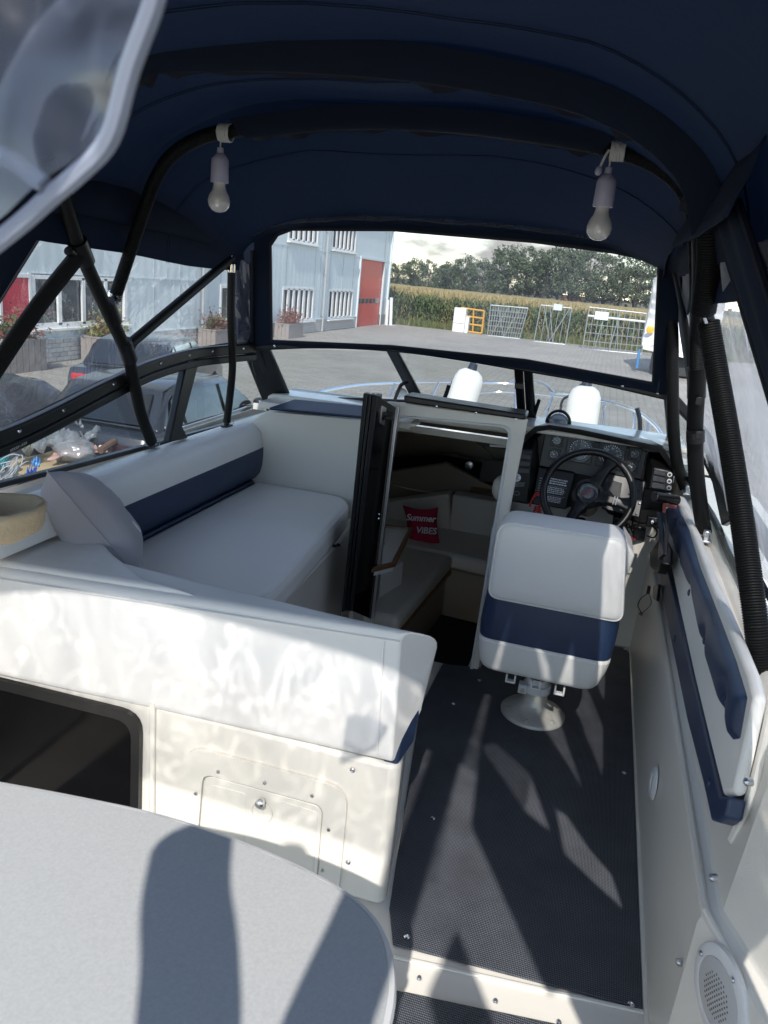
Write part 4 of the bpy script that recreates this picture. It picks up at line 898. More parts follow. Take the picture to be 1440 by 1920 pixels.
# throttle
th = thing('throttle_control', tuple(at(1250, 1040, X=.32)), 'black throttle lever with red trigger on the starboard wall', 'throttle lever')
g = G(); g.prism([V((.318, q.y, q.z)) for q in ats([(1236, 1040), (1254, 1015), (1262, 1030), (1262, 1060), (1250, 1078), (1238, 1068)], X=.318)], (-.035, 0, 0)); g.build('control_box', blk, th, .006)
g = G(); g.prism([at(1239, 962, X=.27), at(1250, 962, X=.29), at(1254, 1000, X=.29), at(1252, 1040, X=.29), at(1240, 1050, X=.285), at(1243, 1000, X=.28)], (-.012, .0, 0)); g.build('lever_arm', blkm, th, .003)
g = G(); g.tube([at(1226, 931, X=.23), at(1270, 938, X=.31)], .0165, 14, 1); g.build('lever_grip', blk, th, .003)
g = G(); g.prism(ats([(1246, 944), (1270, 948), (1268, 954), (1250, 951), (1248, 962), (1245, 960)], X=.29), (-.006, 0, 0)); g.build('lever_trigger', mat('faded_red', (.5, .12, .11), .5), th, .002)
g = G(); g.box(at(1225, 978, Y=2.98), (.05, .03, .04)); g.build('trim_switch', blk, th, .003)
g = G(); g.tube(ats([(1222, 985), (1232, 996), (1226, 1008), (1212, 1004)], Y=2.98), .003, 6, 4); g.build('cable', rub, th)
g = G(); g.lathe(at(1226, 979, Y=2.962), (0, -1, 0), [(.013, 0), (.011, .005), (0, .006)], 12); g.build('trim_cap', chrome, th)
pw = thing('loose_plug', tuple(at(1208, 1120, X=.32)), 'small black plug with loose wires hanging on the starboard foot well', 'cable')
g = G(); g.box(at(1216, 1106, X=.31), (.012, .016, .03)); g.build('plug', blk, pw, .002)
g = G(); g.tube(ats([(1214, 1113), (1202, 1122), (1196, 1135), (1202, 1148)], X=.312), .0022, 6, 5); g.tube(ats([(1217, 1113), (1221, 1130), (1213, 1142), (1202, 1150)], X=.314), .0014, 6, 5); g.build('wire', rub, pw)
g = G(); g.blob(at(1202, 1151, X=.312), (.008, .012, .006), 2, .5); g.build('wire_nut', mat('dull_pink', (.35, .2, .17), .7), pw)
g = G(); g.prism([V((.325, q.y, q.z)) for q in ats([(1229, 1100), (1240, 1096), (1236, 1128), (1230, 1124)], X=.325)], (-.01, 0, 0)); g.build('wall_bracket', blk, boat, .003)

# ================================================================== CANOPY
can = thing('canopy', (-.6, 1.8, 1.4), 'dark navy canvas cockpit canopy with clear windows and curved bows', 'canopy')
def arch(y, n=40, off=0., rip=0.):
    st = [(-.3, 1.50, .38, -.60, .80), (.25, 1.50, .395, -.60, .80), (1.6, 1.46, .42, -.60, .80), (2.1, 1.44, .435, -.605, .80), (2.45, 1.42, .33, -.595, .805), (2.80, 1.42, .20, -.565, .815)]
    for a, b in zip(st, st[1:]):
        if a[0] <= y <= b[0]: break
    t = (y-a[0])/(b[0]-a[0]); zb, h, xc, hw = [a[i]+(b[i]-a[i])*t for i in range(1, 5)]
    r = []
    for i in range(n+1):
        an = math.pi*(1-i/n); c_, s_ = math.cos(an), math.sin(an); p = 2/2.7
        x = xc+(hw+off)*math.copysign(abs(c_)**p, c_); z = zb+(h+off)*s_**p
        r.append(V((x, y, z+noise.noise(V((x*2.2, y*2.2, 1)))*.016*s_+noise.noise(V((x*6, y*4, 5)))*.006+noise.noise(V((x*3+y*9, x*9-y*3, 9)))*.004)))
    return r
ysr = [.82, .96, 1.1, 1.24, 1.38, 1.48, 1.6, 1.75, 1.9, 2.1, 2.2, 2.32, 2.45, 2.58, 2.7, 2.80]
g = G(); g.loft([arch(y) for y in ysr if y <= 2.1]); g.build('roof_panel', canv, can, 0, smooth=70)
g = G(); g.loft([arch(y) for y in ysr if y >= 2.1]); g.build('front_panel', canv, can, 0, smooth=70)
for y in (1.42, 1.86, 2.32):
    g = G(); g.tube([q*1.0+V((0, 0, -.0035)) for q in arch(y)], .0011, 5, 0); g.tube([q+V((0, .012, -.0035)) for q in arch(y)], .0009, 5, 0); g.build('stitched_seam', canv, can)
yaf = [.13, .3, .45, .6, .72, .82]
KA = next(i for i, q in enumerate(arch(.6)) if q.x > .03)
g = G(); g.loft([arch(y)[:KA] for y in yaf]); g.build('aft_panel', canv, can, 0, smooth=70)
g = G(); g.loft([arch(y)[KA-1:] for y in yaf]); g.build('unseen_aft_film', vinylw, can, 0, smooth=70, recalc=False)  # unseen clear corner, cut into the roof to let sun onto the helm seat
g = G(); g.tube(arch(.13)[:KA], .012, 8, 0); g.tube([arch(y)[KA-1] for y in yaf], .010, 8, 0); g.build('roof_hem', hem, can)
# bow sleeves: fabric pockets with a ruffled free edge
def sleeve(path, y, drop, flap, name, seed):
    P = catmull(path, 6); g = G(); rows = [[] for _ in range(8)]
    ctr = V((-.6, y, 1.2))
    for i, p in enumerate(P):
        o2 = (p-ctr).normalized()
        ru = noise.noise(V((i*.35+seed, 0, 0)))
        rows[0].append(p+o2*.030+V((0, -.05, 0))); rows[1].append(p-o2*.010*drop+V((0, -.035, 0))); rows[2].append(p-o2*.026*drop+V((0, -.008, 0)))
        rows[3].append(p-o2*.024*drop+V((0, .016, 0))); rows[4].append(p-o2*.010*drop+V((0, .030, 0)))
        rows[5].append(p+o2*.004+V((0, .034+.004*ru, 0))); rows[6].append(p-o2*(.014+.020*ru)*flap+V((0, .056+.014*ru, 0))); rows[7].append(p+o2*.030+V((0, .05, 0)))
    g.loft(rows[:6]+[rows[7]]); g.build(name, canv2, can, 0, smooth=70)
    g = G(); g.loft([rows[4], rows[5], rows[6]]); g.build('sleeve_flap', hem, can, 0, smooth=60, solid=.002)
b1 = ats([(210, 150), (260, 120), (330, 112), (500, 108), (720, 120), (900, 145), (1080, 185), (1190, 232), (1260, 285), (1305, 345), (1322, 430)], Y=1.65)
sleeve(b1, 1.65, 1.0, 1.3, 'bow_sleeve', 2.)
b2 = ats([(455, 248), (520, 240), (620, 230), (720, 228), (850, 235), (980, 250), (1100, 270), (1140, 278)], Y=2.1)
sleeve(b2, 2.1, .7, 1.0, 'bow_sleeve', 9.)
# bow tubes and struts
fr_ = thing('canopy_tubes', (-.6, 2.0, .8), 'black foam-sleeved tube frame carrying the navy canopy', 'tube frame')
def strut(pts, r, name='strut', rib=0, n=12, sm=6, m_=rub):
    g = G(); g.tube(pts, r, n, sm, ribs=rib, rd=r*.09 if rib else 0); return g.build(name, m_, fr_, smooth=70 if not rib else 30)
strut([at(214, 562, Y=2.06), at(238, 490, Y=2.08), at(268, 400, Y=2.1), at(290, 340, Y=2.1), at(318, 296, Y=2.1), at(360, 266, Y=2.1), at(420, 247, Y=2.1), at(560, 232, Y=2.1), at(720, 226, Y=2.1), at(900, 240, Y=2.1), at(1060, 262, Y=2.1), at(1150, 281, Y=2.1), at(1215, 303, Y=2.1), at(1260, 332, Y=2.1), at(1288, 370, Y=2.1), at(1302, 420, Y=2.1), at(1308, 560, Y=2.12), at(1306, 688, Y=2.2)], .0195, 'bow', 190, 14)
PT = lambda x, y, o=0.: at(x, y, n=PRT['n'], d=PRT['d']+.05+o)
strut([PT(88, 295), PT(118, 375), PT(150, 468), PT(200, 580), PT(237, 660), PT(252, 720), PT(264, 775), PT(284, 828)], .0195, 'bow_leg', 0, 14)
strut([PT(-60, 770), PT(60, 590), PT(147, 478)], .0215, 'strut', 190, 14)
strut([PT(240, 648), PT(330, 572), PT(434, 484)], .0165)
strut([at(434, 500, X=-1.38), at(433, 600, X=-1.385), at(436, 680, X=-1.39), at(432, 735, X=-1.40), at(425, 792, X=-1.41)], .0150, 'bow_leg')
for p0, p1, r_ in ((PT(144, 452), PT(160, 492), .027), (PT(200, 566), PT(214, 604), .024), (PT(232, 640), PT(244, 676), .024)):
    strut([p0, p1], r_, 'clamp', 0, 14, 1, blk)
for p0, p1 in ((PT(128, 470), PT(150, 486)), (PT(205, 574), PT(216, 560)), (PT(238, 668), PT(252, 640))):
    strut([p0, p1], .013, 'clamp_eye', 0, 10, 1, blk)
g = G(); g.lathe(at(214, 556, Y=2.06), (at(214, 556, Y=2.06)-at(222, 530, Y=2.06)), [(.0205, -.01), (.0205, .004), (.012, .006)], 16); g.build('strut_ferrule', chrome, fr_)
g = G(); g.lathe(at(434, 502, X=-1.38), (0, 0, 1), [(.0165, -.018), (.0165, .014), (.010, .018)], 16); g.box(at(434, 486, X=-1.38), (.012, .02, .03)); g.build('strut_ferrule', chrome, fr_, .002)
def foot(p, name='deck_hinge', m_=blk):
    g = G(); g.box(p+V((0, 0, .004)), (.03, .055, .008)); g.box(p+V((0, 0, .018)), (.016, .022, .028)); f_ = g.build(name, m_, fr_, .003)
    g = G(); g.tube([p+V((.012+.0*math.cos(t), .022+.013*math.cos(t), .014+.013*math.sin(t))) for t in [i*math.pi/8 for i in range(17)]], .0012, 5, 0); g.build('pull_ring', steel, f_)
foot(at(284, 838, Z=.80)); foot(at(425, 800, Z=.80))
# starboard tubes
strut([at(1253, 545, Y=2.90), at(1260, 620, Y=2.90), at(1261, 720, Y=2.92), at(1263, 810, Y=2.95), at(1270, 870, Y=2.98), at(1285, 915, Y=3.0)], .0215, 'bow_leg', 0, 14)
strut([at(1262, 470, Y=2.75), at(1278, 540, Y=2.72), at(1294, 640, Y=2.6), at(1304, 740, Y=2.5)], .019, 'strut', 0, 12)
strut([at(1316, 425, Y=1.95), at(1316, 520, Y=2.05), at(1311, 620, Y=2.15), at(1307, 720, Y=2.25), at(1303, 800, Y=2.32), at(1305, 880, Y=2.36), at(1313, 950, Y=2.40), at(1321, 1002, Y=2.43)], .0225, 'bow_leg', 0, 14)
strut([at(1328, 395, Y=1.68), at(1332, 450, Y=1.70), at(1328, 520, Y=1.74), at(1319, 585, Y=1.78)], .0255, 'strut', 190, 16)
strut([at(1328, 604, Y=1.80), at(1345, 700, Y=1.77), at(1368, 830, Y=1.70), at(1392, 980, Y=1.62), at(1415, 1150, Y=1.53), at(1430, 1272, Y=1.50)], .0235, 'strut', 190, 16)
for a, b in (((1306, 688), (1306, 746)), ((1304, 808), (1304, 828))):
    strut([at(*a, Y=2.3), at(*b, Y=2.305)], .025, 'clamp', 0, 14, 1, blk)
for pxy in ((1310, 752), (1310, 816)):
    g = G(); g.box(at(*pxy, Y=2.24), (.016, .008, .022)); g.build('clamp_lug', blk, fr_, .002)
g = G(); g.prism(ats([(1315, 580), (1322, 590), (1328, 606), (1322, 608)], Y=1.76), (0, .012, 0)); g.build('strut_bracket', steel, fr_, .001)
strut([at(1325, 592, Y=1.8), at(1330, 607, Y=1.8)], .014, 'clamp_eye', 0, 10, 1, blk)
foot(at(1287, 926, Z=.80), m_=steel); foot(at(1322, 1014, Z=.80), m_=steel)
g = G(); g.box(at(1432, 1284, Y=1.5), (.045, .04, .03)); g.build('deck_hinge', steel, fr_, .006)
g = G(); g.prism(ats([(1398, 1180), (1412, 1150), (1425, 1170), (1420, 1215), (1410, 1225)], X=.47), (.03, 0, 0)); g.build('deck_bracket', blk, fr_, .005)

# front window
FW = dict(n=(0, 1, .42), d=2.98+.483)
fo = ats([(440, 500), (470, 440), (520, 412), (735, 408), (1000, 428), (1160, 455), (1275, 488), (1268, 745), (990, 694), (735, 656), (452, 650)], **FW)
fi = ats([(509, 462), (522, 443), (548, 433), (735, 434), (1000, 456), (1150, 476), (1233, 493), (1222, 717), (985, 674), (735, 648), (511, 638)], **FW)
g = G(); g.ring(fo, fi, (0, .006, .003)); g.build('window_border', canv, can, .002)
fi3 = ats([(505, 455), (519, 438), (545, 428), (735, 429), (1000, 450), (1152, 470), (1237, 488), (1226, 722), (985, 678), (735, 652), (507, 642)], **FW)
fi4 = [c_.lerp(d_, -.0) for c_, d_ in zip(fi, fi3)]
g = G(); g.ring([q+V((0, -.004, 0)) for q in fi3], [q+V((0, -.004, 0)) for q in fi], (0, .004, 0)); g.build('window_binding', hem, can)
g = G(); g.add([q+V((0, .003, 0)) for q in fi3], [tuple(range(11))]); g.build('window_film', vinylf, can, smooth=0, recalc=False)
# dark binding band along the top of the window with creased clear edge
tp_ = ats([(470, 436), (545, 408), (735, 400), (1000, 420), (1160, 446), (1258, 478), (1290, 540)], n=FW['n'], d=FW['d']-.03)
g = G(); rows = []
Pt = catmull(tp_, 10)
for k_, (dy, dz) in enumerate(((.02, .012), (-.008, .016), (-.018, .004), (-.016, -.012), (-.002, -.022), (.012, -.022))):
    rows.append([q+V((0, dy+.004*noise.noise(V((i*.5, k_, 0))), dz+.006*noise.noise(V((i*.4, k_, 4))))) for i, q in enumerate(Pt)])
g.loft(rows); g.build('window_valance', hem, can, 0, smooth=70)
g = G(); g.loft([[q+V((0, -.020, -.010+.008*noise.noise(V((i*.6, 2, 0))))) for i, q in enumerate(Pt)], [q+V((0, -.024, -.022+.010*noise.noise(V((i*.7, 5, 0))))) for i, q in enumerate(Pt)]]); g.build('valance_film', flapm, can, smooth=70, recalc=False)
g = G(); g.tube(ats([(473, 468), (472, 560), (472, 640)], n=FW['n'], d=FW['d']-.012), .008, 8, 4); g.build('zip_edge', hem, can)

# port curtain
po = ats([(60, 318), (250, 332), (360, 385), (470, 445), (466, 648), (362, 662), (190, 727), (0, 820), (-160, 880), (-260, 640), (-80, 420)], **PRT)
pi_ = ats([(103, 400), (250, 430), (345, 452), (443, 482), (437, 642), (360, 654), (190, 714), (0, 806), (-60, 790), (-60, 640), (0, 565)], **PRT)
g = G(); g.ring(po, pi_, (-.003, 0, 0)); g.build('curtain_border', canv, can, .001)
g = G(); g.add([q+V((-.002, 0, 0)) for q in pi_], [tuple(range(11))]); g.build('curtain_film', vinyl, can, smooth=0, recalc=False)
g = G(); g.tube(pi_+[pi_[0]], .0035, 6, 0); g.build('curtain_binding', hem, can)
g = G(); g.tube([q+V((.004, 0, 0)) for q in ats([(60, 400), (150, 412), (250, 436), (345, 458), (443, 488)], n=PRT['n'], d=PRT['d']+.01)], .0065, 6, 5); g.build('curtain_hem', hem, can)
# loose flap of canvas along the port side under the roof
fl = ats([(108, 322), (200, 333), (300, 365), (380, 402), (455, 440)], n=PRT['n'], d=PRT['d']+.03); fl2 = ats([(88, 398), (160, 404), (250, 424), (345, 446), (445, 478)], n=PRT['n'], d=PRT['d']+.045)
A_, B_ = catmull(fl, 8), catmull(fl2, 8)
g = G(); g.loft([[a.lerp(b, t)+V((.012*math.sin(3.1*t)*(1+noise.noise(V((i*.3, t*2, 0)))), 0, 0)) for i, (a, b) in enumerate(zip(A_, B_))] for t in (0, .2, .4, .6, .8, 1)]); g.build('side_flap', canv, can, 0, smooth=70, solid=.003)
# port aft panel with its window (behind the frame edge)
def PP(y, z): return V((-1.52+.12*(z-.75), y, z))
g = G(); g.ring([PP(-.3, 1.5), PP(1.35, 1.5), PP(1.3, .9), PP(-.3, .85)], [PP(.0, 1.4), PP(1.2, 1.4), PP(1.15, 1.0), PP(.0, 1.0)], (-.003, 0, 0)); g.build('curtain_border', canv, can)
g = G(); g.add([PP(.0, 1.4), PP(1.2, 1.4), PP(1.15, 1.0), PP(.0, 1.0)], [(0, 1, 2, 3)]); g.build('curtain_film', vinyl, can, recalc=False)
# wrinkled vinyl roll beside the port corner of the front window
vr = ats([(441, 492), (452, 486), (469, 496), (470, 630), (462, 648), (446, 650), (441, 640)], n=FW['n'], d=FW['d']-.02)
g = G(); g.prism(vr, (0, .004, 0)); g.build('corner_panel', canv, can, .001)
bm = bmesh.new(); f = bm.faces.new([bm.verts.new(q+V((0, -.006, 0))) for q in vr]); bmesh.ops.triangulate(bm, faces=[f]); bmesh.ops.subdivide_edges(bm, edges=bm.edges[:], cuts=8, use_grid_fill=True)
for v in bm.verts: v.co.y += .006*noise.noise(v.co*22)+.004*noise.noise(v.co*60)
bm.verts.index_update(); g = G(); g.add([v.co for v in bm.verts], [tuple(v.index for v in f.verts) for f in bm.faces]); bm.free()
g.build('corner_film', flapm, can, recalc=False, smooth=90)

# starboard curtain
def SP(y, z, o=0.): return V((.48-.38*(z-.75)+o, y, z))
def bumpy(poly, name, m_, cuts, amp, sc):
    bm = bmesh.new(); f = bm.faces.new([bm.verts.new(q) for q in poly]); bmesh.ops.triangulate(bm, faces=[f]); bmesh.ops.subdivide_edges(bm, edges=bm.edges[:], cuts=cuts, use_grid_fill=True)
    bmesh.ops.remove_doubles(bm, verts=bm.verts, dist=.0005)
    for v in bm.verts:
        k_ = V((v.co.x*sc, (v.co.y+v.co.z*.9)*sc, (v.co.z)*sc*.35)); v.co.x += amp*noise.noise(k_)+amp*.4*noise.noise(k_*2.3)
    bm.verts.index_update(); g = G(); g.add([v.co for v in bm.verts], [tuple(v.index for v in f.verts) for f in bm.faces]); bm.free()
    return g.build(name, m_, can, recalc=False, smooth=90)
W1 = [(1.46, 1.53), (2.62, 1.53), (3.02, 1.20), (3.15, .93), (2.0, .86), (.86, .86), (1.0, 1.02)]
O1 = [(1.50, 1.60), (2.80, 1.60), (3.06, 1.35), (3.27, .90), (2.0, .82), (.80, .82), (.94, 1.0)]
g = G(); g.ring([SP(*q) for q in O1], [SP(*q) for q in W1], (.003, 0, 0)); g.build('curtain_border', canv, can)
bumpy([SP(*q, .002) for q in W1], 'curtain_film', vinylm, 14, .016, 9)
# raked canvas strip between the two side windows
ST = [(1.54, 1.60), (.80, .82), (.56, .82), (1.28, 1.60)]
g = G(); rows = []
for i in range(13):
    t = i/12; a = (ST[0][0]+(ST[1][0]-ST[0][0])*t, ST[0][1]+(ST[1][1]-ST[0][1])*t); b = (ST[3][0]+(ST[2][0]-ST[3][0])*t, ST[3][1]+(ST[2][1]-ST[3][1])*t)
    rows.append([SP(a[0]+(b[0]-a[0])*u, a[1], -.006-.012*math.sin(math.pi*u)*(1+.6*math.sin(u*9+t*3))) for u in [j/10 for j in range(11)]])
g.loft(rows); g.build('curtain_strip', canv, can, 0, smooth=70, solid=.003)
g = G()
for e in (0, 10): g.tube([r[e]+V((-.003, 0, 0)) for r in rows], .006, 6, 0)
g.build('strip_zip', hem, can)
W2 = [(1.66, 1.535), (.98, 1.05), (.90, 1.05), (1.10, 1.535)]
O2 = [(1.70, 1.57), (.62, .82), (-.03, .82), (.95, 1.57)]
bumpy([SP(*q, .002) for q in [(1.23, 1.54), (.95, 1.22), (.80, 1.06), (.80, 1.54)]], 'curtain_film', vinylw, 14, .012, 9)
# unseen aft curtain, slits added for floor sun patches, then an open bay and the last strip
def hole_panel(outer, inner): 
    g = G(); g.ring([SP(*q) for q in outer], [SP(*q) for q in inner], (.003, 0, 0)); return g.build('unseen_shade_panel', canv, can, .001)
def sunpt(px):
    f = np.array(at(*px, Z=.006)); l = np.array(sd); n_ = np.array((1, 0, .38)); t = (STB['d']-n_@f)/(n_@l); q = f+t*l; return (float(q[1]), float(q[2]))
bs = [sunpt(q) for q in ((900, 1398), (928, 1394), (992, 1450), (1030, 1558), (985, 1522), (935, 1482))]
cs = [sunpt(q) for q in ((1020, 1505), (1062, 1530), (1102, 1590), (1167, 1665), (1176, 1712), (1110, 1652), (1058, 1600))]
mid = 1.27
g = G()
hole_panel([(.84, 1.9), (.84, 1.75), (.83, 1.5), (bs[3][0], mid-.02), (-.03, mid), (-.10, 1.76)][:6], [bs[1], bs[1], bs[2], bs[3], bs[4], bs[0]])
hole_panel([(bs[3][0], mid-.02), (.83, 1.5), (.84, 1.06), (.62, .80), (.10, .82), (.07, 1.20), (-.03, mid)], [cs[0], cs[1], cs[2], cs[3], cs[4], cs[5], cs[6]])
g = G(); g.add([SP(-.40, 1.7), SP(-.36, 1.5), SP(-.33, .82), SP(-.6, .82), SP(-.65, 1.75)], [(0, 1, 2, 3, 4)]); g.build('unseen_shade_panel', canv, can, 0, solid=.003)
# canvas folds where roof meets the starboard side
sk = [SP(1.2, 1.62, -.01), SP(1.6, 1.62, -.012), SP(2.0, 1.63, -.012), SP(2.5, 1.62, -.01), SP(2.9, 1.56, -.01)]
g = G(); A_ = catmull(sk, 8); g.loft([[q+V((.02-.03*t, 0, .06-.11*t))+V((.006*noise.noise(V((i*.3, t*3, 0))), 0, 0)) for i, q in enumerate(A_)] for t in (0, .25, .5, .75, 1)]); g.build('side_skirt', canv, can, 0, smooth=70, solid=.003)
g = G(); fA = catmull([at(1440, 285, Y=1.45), at(1400, 330, Y=1.5), at(1355, 400, Y=1.56), at(1318, 432, Y=1.6)], 8); g.tube(fA, lambda t: .016-.008*t, 8, 0); g.build('canvas_fold', canv, can)
# clear flap hanging from the aft edge close to the viewer
fp = [(-70, -80), (120, -90), (294, -60), (284, 10), (240, 128), (202, 258), (152, 316), (100, 360), (40, 412), (-70, 500)]
FP_ = dict(Y=.30)
bm = bmesh.new(); f = bm.faces.new([bm.verts.new(q) for q in ats(fp, **FP_)]); bmesh.ops.triangulate(bm, faces=[f]); bmesh.ops.subdivide_edges(bm, edges=bm.edges[:], cuts=12, use_grid_fill=True)
for v in bm.verts: v.co.y += .02*noise.noise(v.co*9)+.008*noise.noise(v.co*24)
bm.verts.index_update(); g = G(); g.add([v.co for v in bm.verts], [tuple(v.index for v in f.verts) for f in bm.faces]); bm.free()
flp = g.build('rolled_flap', flapm, can, recalc=False, smooth=90)
g = G(); g.tube(ats([(300, -60), (288, 8), (244, 128), (206, 258), (150, 322), (98, 366), (40, 418), (-70, 506)], Y=.298), .0042, 8, 5); g.build('flap_edge', mat('flap_binding', (.30, .34, .43), .4), flp)
g = G(); g.tube(ats([(-70, 268), (20, 300), (60, 330), (84, 345)], Y=.295), .004, 8, 5); g.build('flap_fold', mat('flap_binding', (.30, .34, .43), .4), flp)
# unseen clear sheet added behind the viewer to ripple light on the bolster
g = G(); aw = [q for q in arch(.13)[:KA]]; g.loft([[V((q.x, q.y-t*.72, q.z+(.86-q.z)*t)) for q in aw] for t in (0, .1, .2, .3)]); g.build('unseen_aft_film', vinyla, can, smooth=60, recalc=False)
# unseen canvas rolls added to cast the viewer's shadow on the table
g = G(); g.tube([(-.33, -.25, 1.62), (-.30, -.25, 1.54), (-.25, -.25, 1.45), (-.20, -.25, 1.32), (-.17, -.25, 1.1)], .056, 14, 6); g.build('added_shade_roll', canv, can)
g = G(); g.tube([(-.02, .14, 1.885), (-.03, -.08, 1.76), (-.045, -.25, 1.6), (-.075, -.25, 1.38), (-.10, -.25, 1.0)], .05, 14, 6); g.build('added_shade_strap', canv, can)

# ================================================================== PULL-CORD LAMPS
def lamp(px, top, ang, extra):
    t = thing('hanging_lamp', tuple(px), top, 'lamp', 'pull-cord lamps on the canopy bow')
    o2 = V(px); ax = V(ang).normalized()
    g = G(); g.lathe(o2-ax*.036, -ax, [(.008, 0), (.0095, .012), (.0095, .014), (.013, .016), (.0225, .028), (.0235, .034), (.0245, .088), (.0235, .089), (.015, .088)], 28); g.build('lamp_body', lilac, t, smooth=50)
    g = G(); g.lathe(o2-ax*.123, -ax, [(.0165, 0), (.0165, .01), (.020, .022), (.028, .036), (.031, .050), (.028, .064), (.020, .074), (.010, .079), (0, .080)], 28); g.build('bulb', bulbm, t, smooth=80)
    g = G(); g.tube([o2-ax*.04, o2], .0022, 6, 1)
    for i in range(10):
        y0 = -.016+.0+.0; xx = (-.002+i*.0034)
        g.tube([o2+V((xx+.002*random.random(), .0+math.cos(q)*.0215, .002+math.sin(q)*.0225)) for q in [j*math.pi/6 for j in range(13)]], .0021, 5, 0)
    if extra: g.tube([o2+V((-.006, -.02, .0)), o2+V((-.014, -.022, -.018)), o2+V((-.021, -.02, -.040))], .0032, 6, 3)
    g.build('cord', cordm, t)
    if extra:
        g = G(); g.lathe(o2+V((-.021, -.02, -.036)), (-.15, 0, -1), [(.003, 0), (.007, .005), (.0085, .014), (.006, .02), (0, .022)], 14); g.build('pull_knob', lilac, t)
lamp(at(414, 250, Y=2.085), 'white bulb lamp hanging on the port curve of the canopy bow', (.0, 0, 1), False)
lamp(at(1147, 284, Y=2.085), 'white bulb lamp with loose pull knob hanging toward the helm end of the bow', (.0, 0, 1), True)

# ================================================================== ON THE FOREDECK
br = thing('bow_rail', (-.5, 5.0, .6), 'stainless steel rail around the foredeck', 'rail')
Yr = 5.0
R1 = [at(560, 744, Y=3.9), at(650, 725, Y=4.4), at(742, 718, Y=5.0), at(850, 716, Y=5.6), at(960, 719, Y=5.8), at(1005, 716, Y=5.6), at(1024, 722, Y=5.4), at(1038, 736, Y=5.3), at(1062, 739, Y=5.2), at(1140, 753, Y=4.9), at(1190, 770, Y=4.5), at(1230, 800, Y=4.2), at(1252, 836, Y=3.9)]
g = G(); g.tube(R1, .0095, 8, 6); g.build('top_tube', rail, br)
g = G(); g.tube([at(850, 740, Y=5.2), at(950, 735, Y=5.4), at(1060, 745, Y=5.1), at(1130, 757, Y=4.8)], .006, 8, 4); g.build('mid_tube', rail, br)
for a, b in (((740, 720), (727, 752)), ((822, 718), (806, 752)), ((968, 720), (966, 778)), ((1038, 736), (1020, 790)), ((1134, 754), (1130, 808)), ((1190, 772), (1188, 822)), ((1215, 790), (1213, 826))):
    g = G(); p0 = at(*a, Y=4.9); p1 = at(*b, Y=4.8); p1 = p1+(p1-p0)*.9; g.tube([p0, p1], .008, 8, 1); g.build('stanchion', rail, br)
g = G(); g.blob(at(1131, 768, Y=4.9), (.014, .014, .014), 2); g.build('rail_fitting', rail, br)
fm = mat('fender_white', (.74, .73, .69), .35, bump=(5, .1, .01), var=(6, .05))
def fender(px, py, Y, lean, label, r=.098):
    t = thing('boat_fender', tuple(at(px, py, Y=Y)), label, 'fender', 'white fenders on the bow rail')
    o2 = at(px, py, Y=Y); ax = V(lean).normalized()
    g = G(); g.lathe(o2, -ax, [(.012, -.055), (.026, -.05), (.030, -.02), (.034, .0)], 16); g.build('fender_cap', mat('fender_cap', (.02, .028, .05), .45), t)
    g = G(); g.lathe(o2, -ax, [(.030, -.012), (.05, -.006), (.078, .015), (.093, .05), (r, .09), (r, .42), (.09, .47), (.05, .5), (0, .51)], 28); g.build('fender_body', fm, t, smooth=80)
    g = G(); g.tube([o2+ax*.05, o2+V((-.08, .0, -.05)), o2+V((-.13, .05, -.12)), o2+V((-.10, .05, -.35))], .008, 6, 5); g.build('fender_rope', ropem, t)
fender(884, 696, 5.0, (.20, .05, 1), 'white inflated fender hanging near the middle windscreen pane')
fender(1099, 727, 4.75, (-.02, .05, 1), 'white inflated fender standing beyond the compass and dashboard')
for pts, nm in (([(842, 722), (836, 740), (829, 758)], 0), ([(1194, 765), (1199, 785), (1200, 808)], 1)):
    t = thing('wiper', tuple(at(*pts[1], Y=3.34)), ('black wiper blade standing on the middle windscreen pane' if not nm else 'black wiper blade on the helm side windscreen pane'), 'wiper', 'windscreen wipers')
    g = G(); g.tube(ats(pts, Y=3.36 if nm else 3.36), .010, 6, 4); g.build('blade', blk, t); g = G(); g.tube(ats([pts[2], (pts[2][0]-3, pts[2][1]+16)], Y=3.37), .006, 6, 1); g.build('arm', blk, t)
hn = thing('deck_horn', tuple(at(742, 735, Y=4.0)), 'small chrome horn on the foredeck beside the cabin hatch', 'horn')
g = G(); g.lathe(at(752, 740, Y=3.9), (.3, -1, .1), [(.035, 0), (.028, -.02), (.014, -.05), (.010, -.16)], 18); g.build('horn_bell', chrome, hn); g = G(); g.tube([at(748, 742, Y=3.9), at(742, 760, Y=3.9)], .01, 8, 1); g.build('horn_foot', chrome, hn)
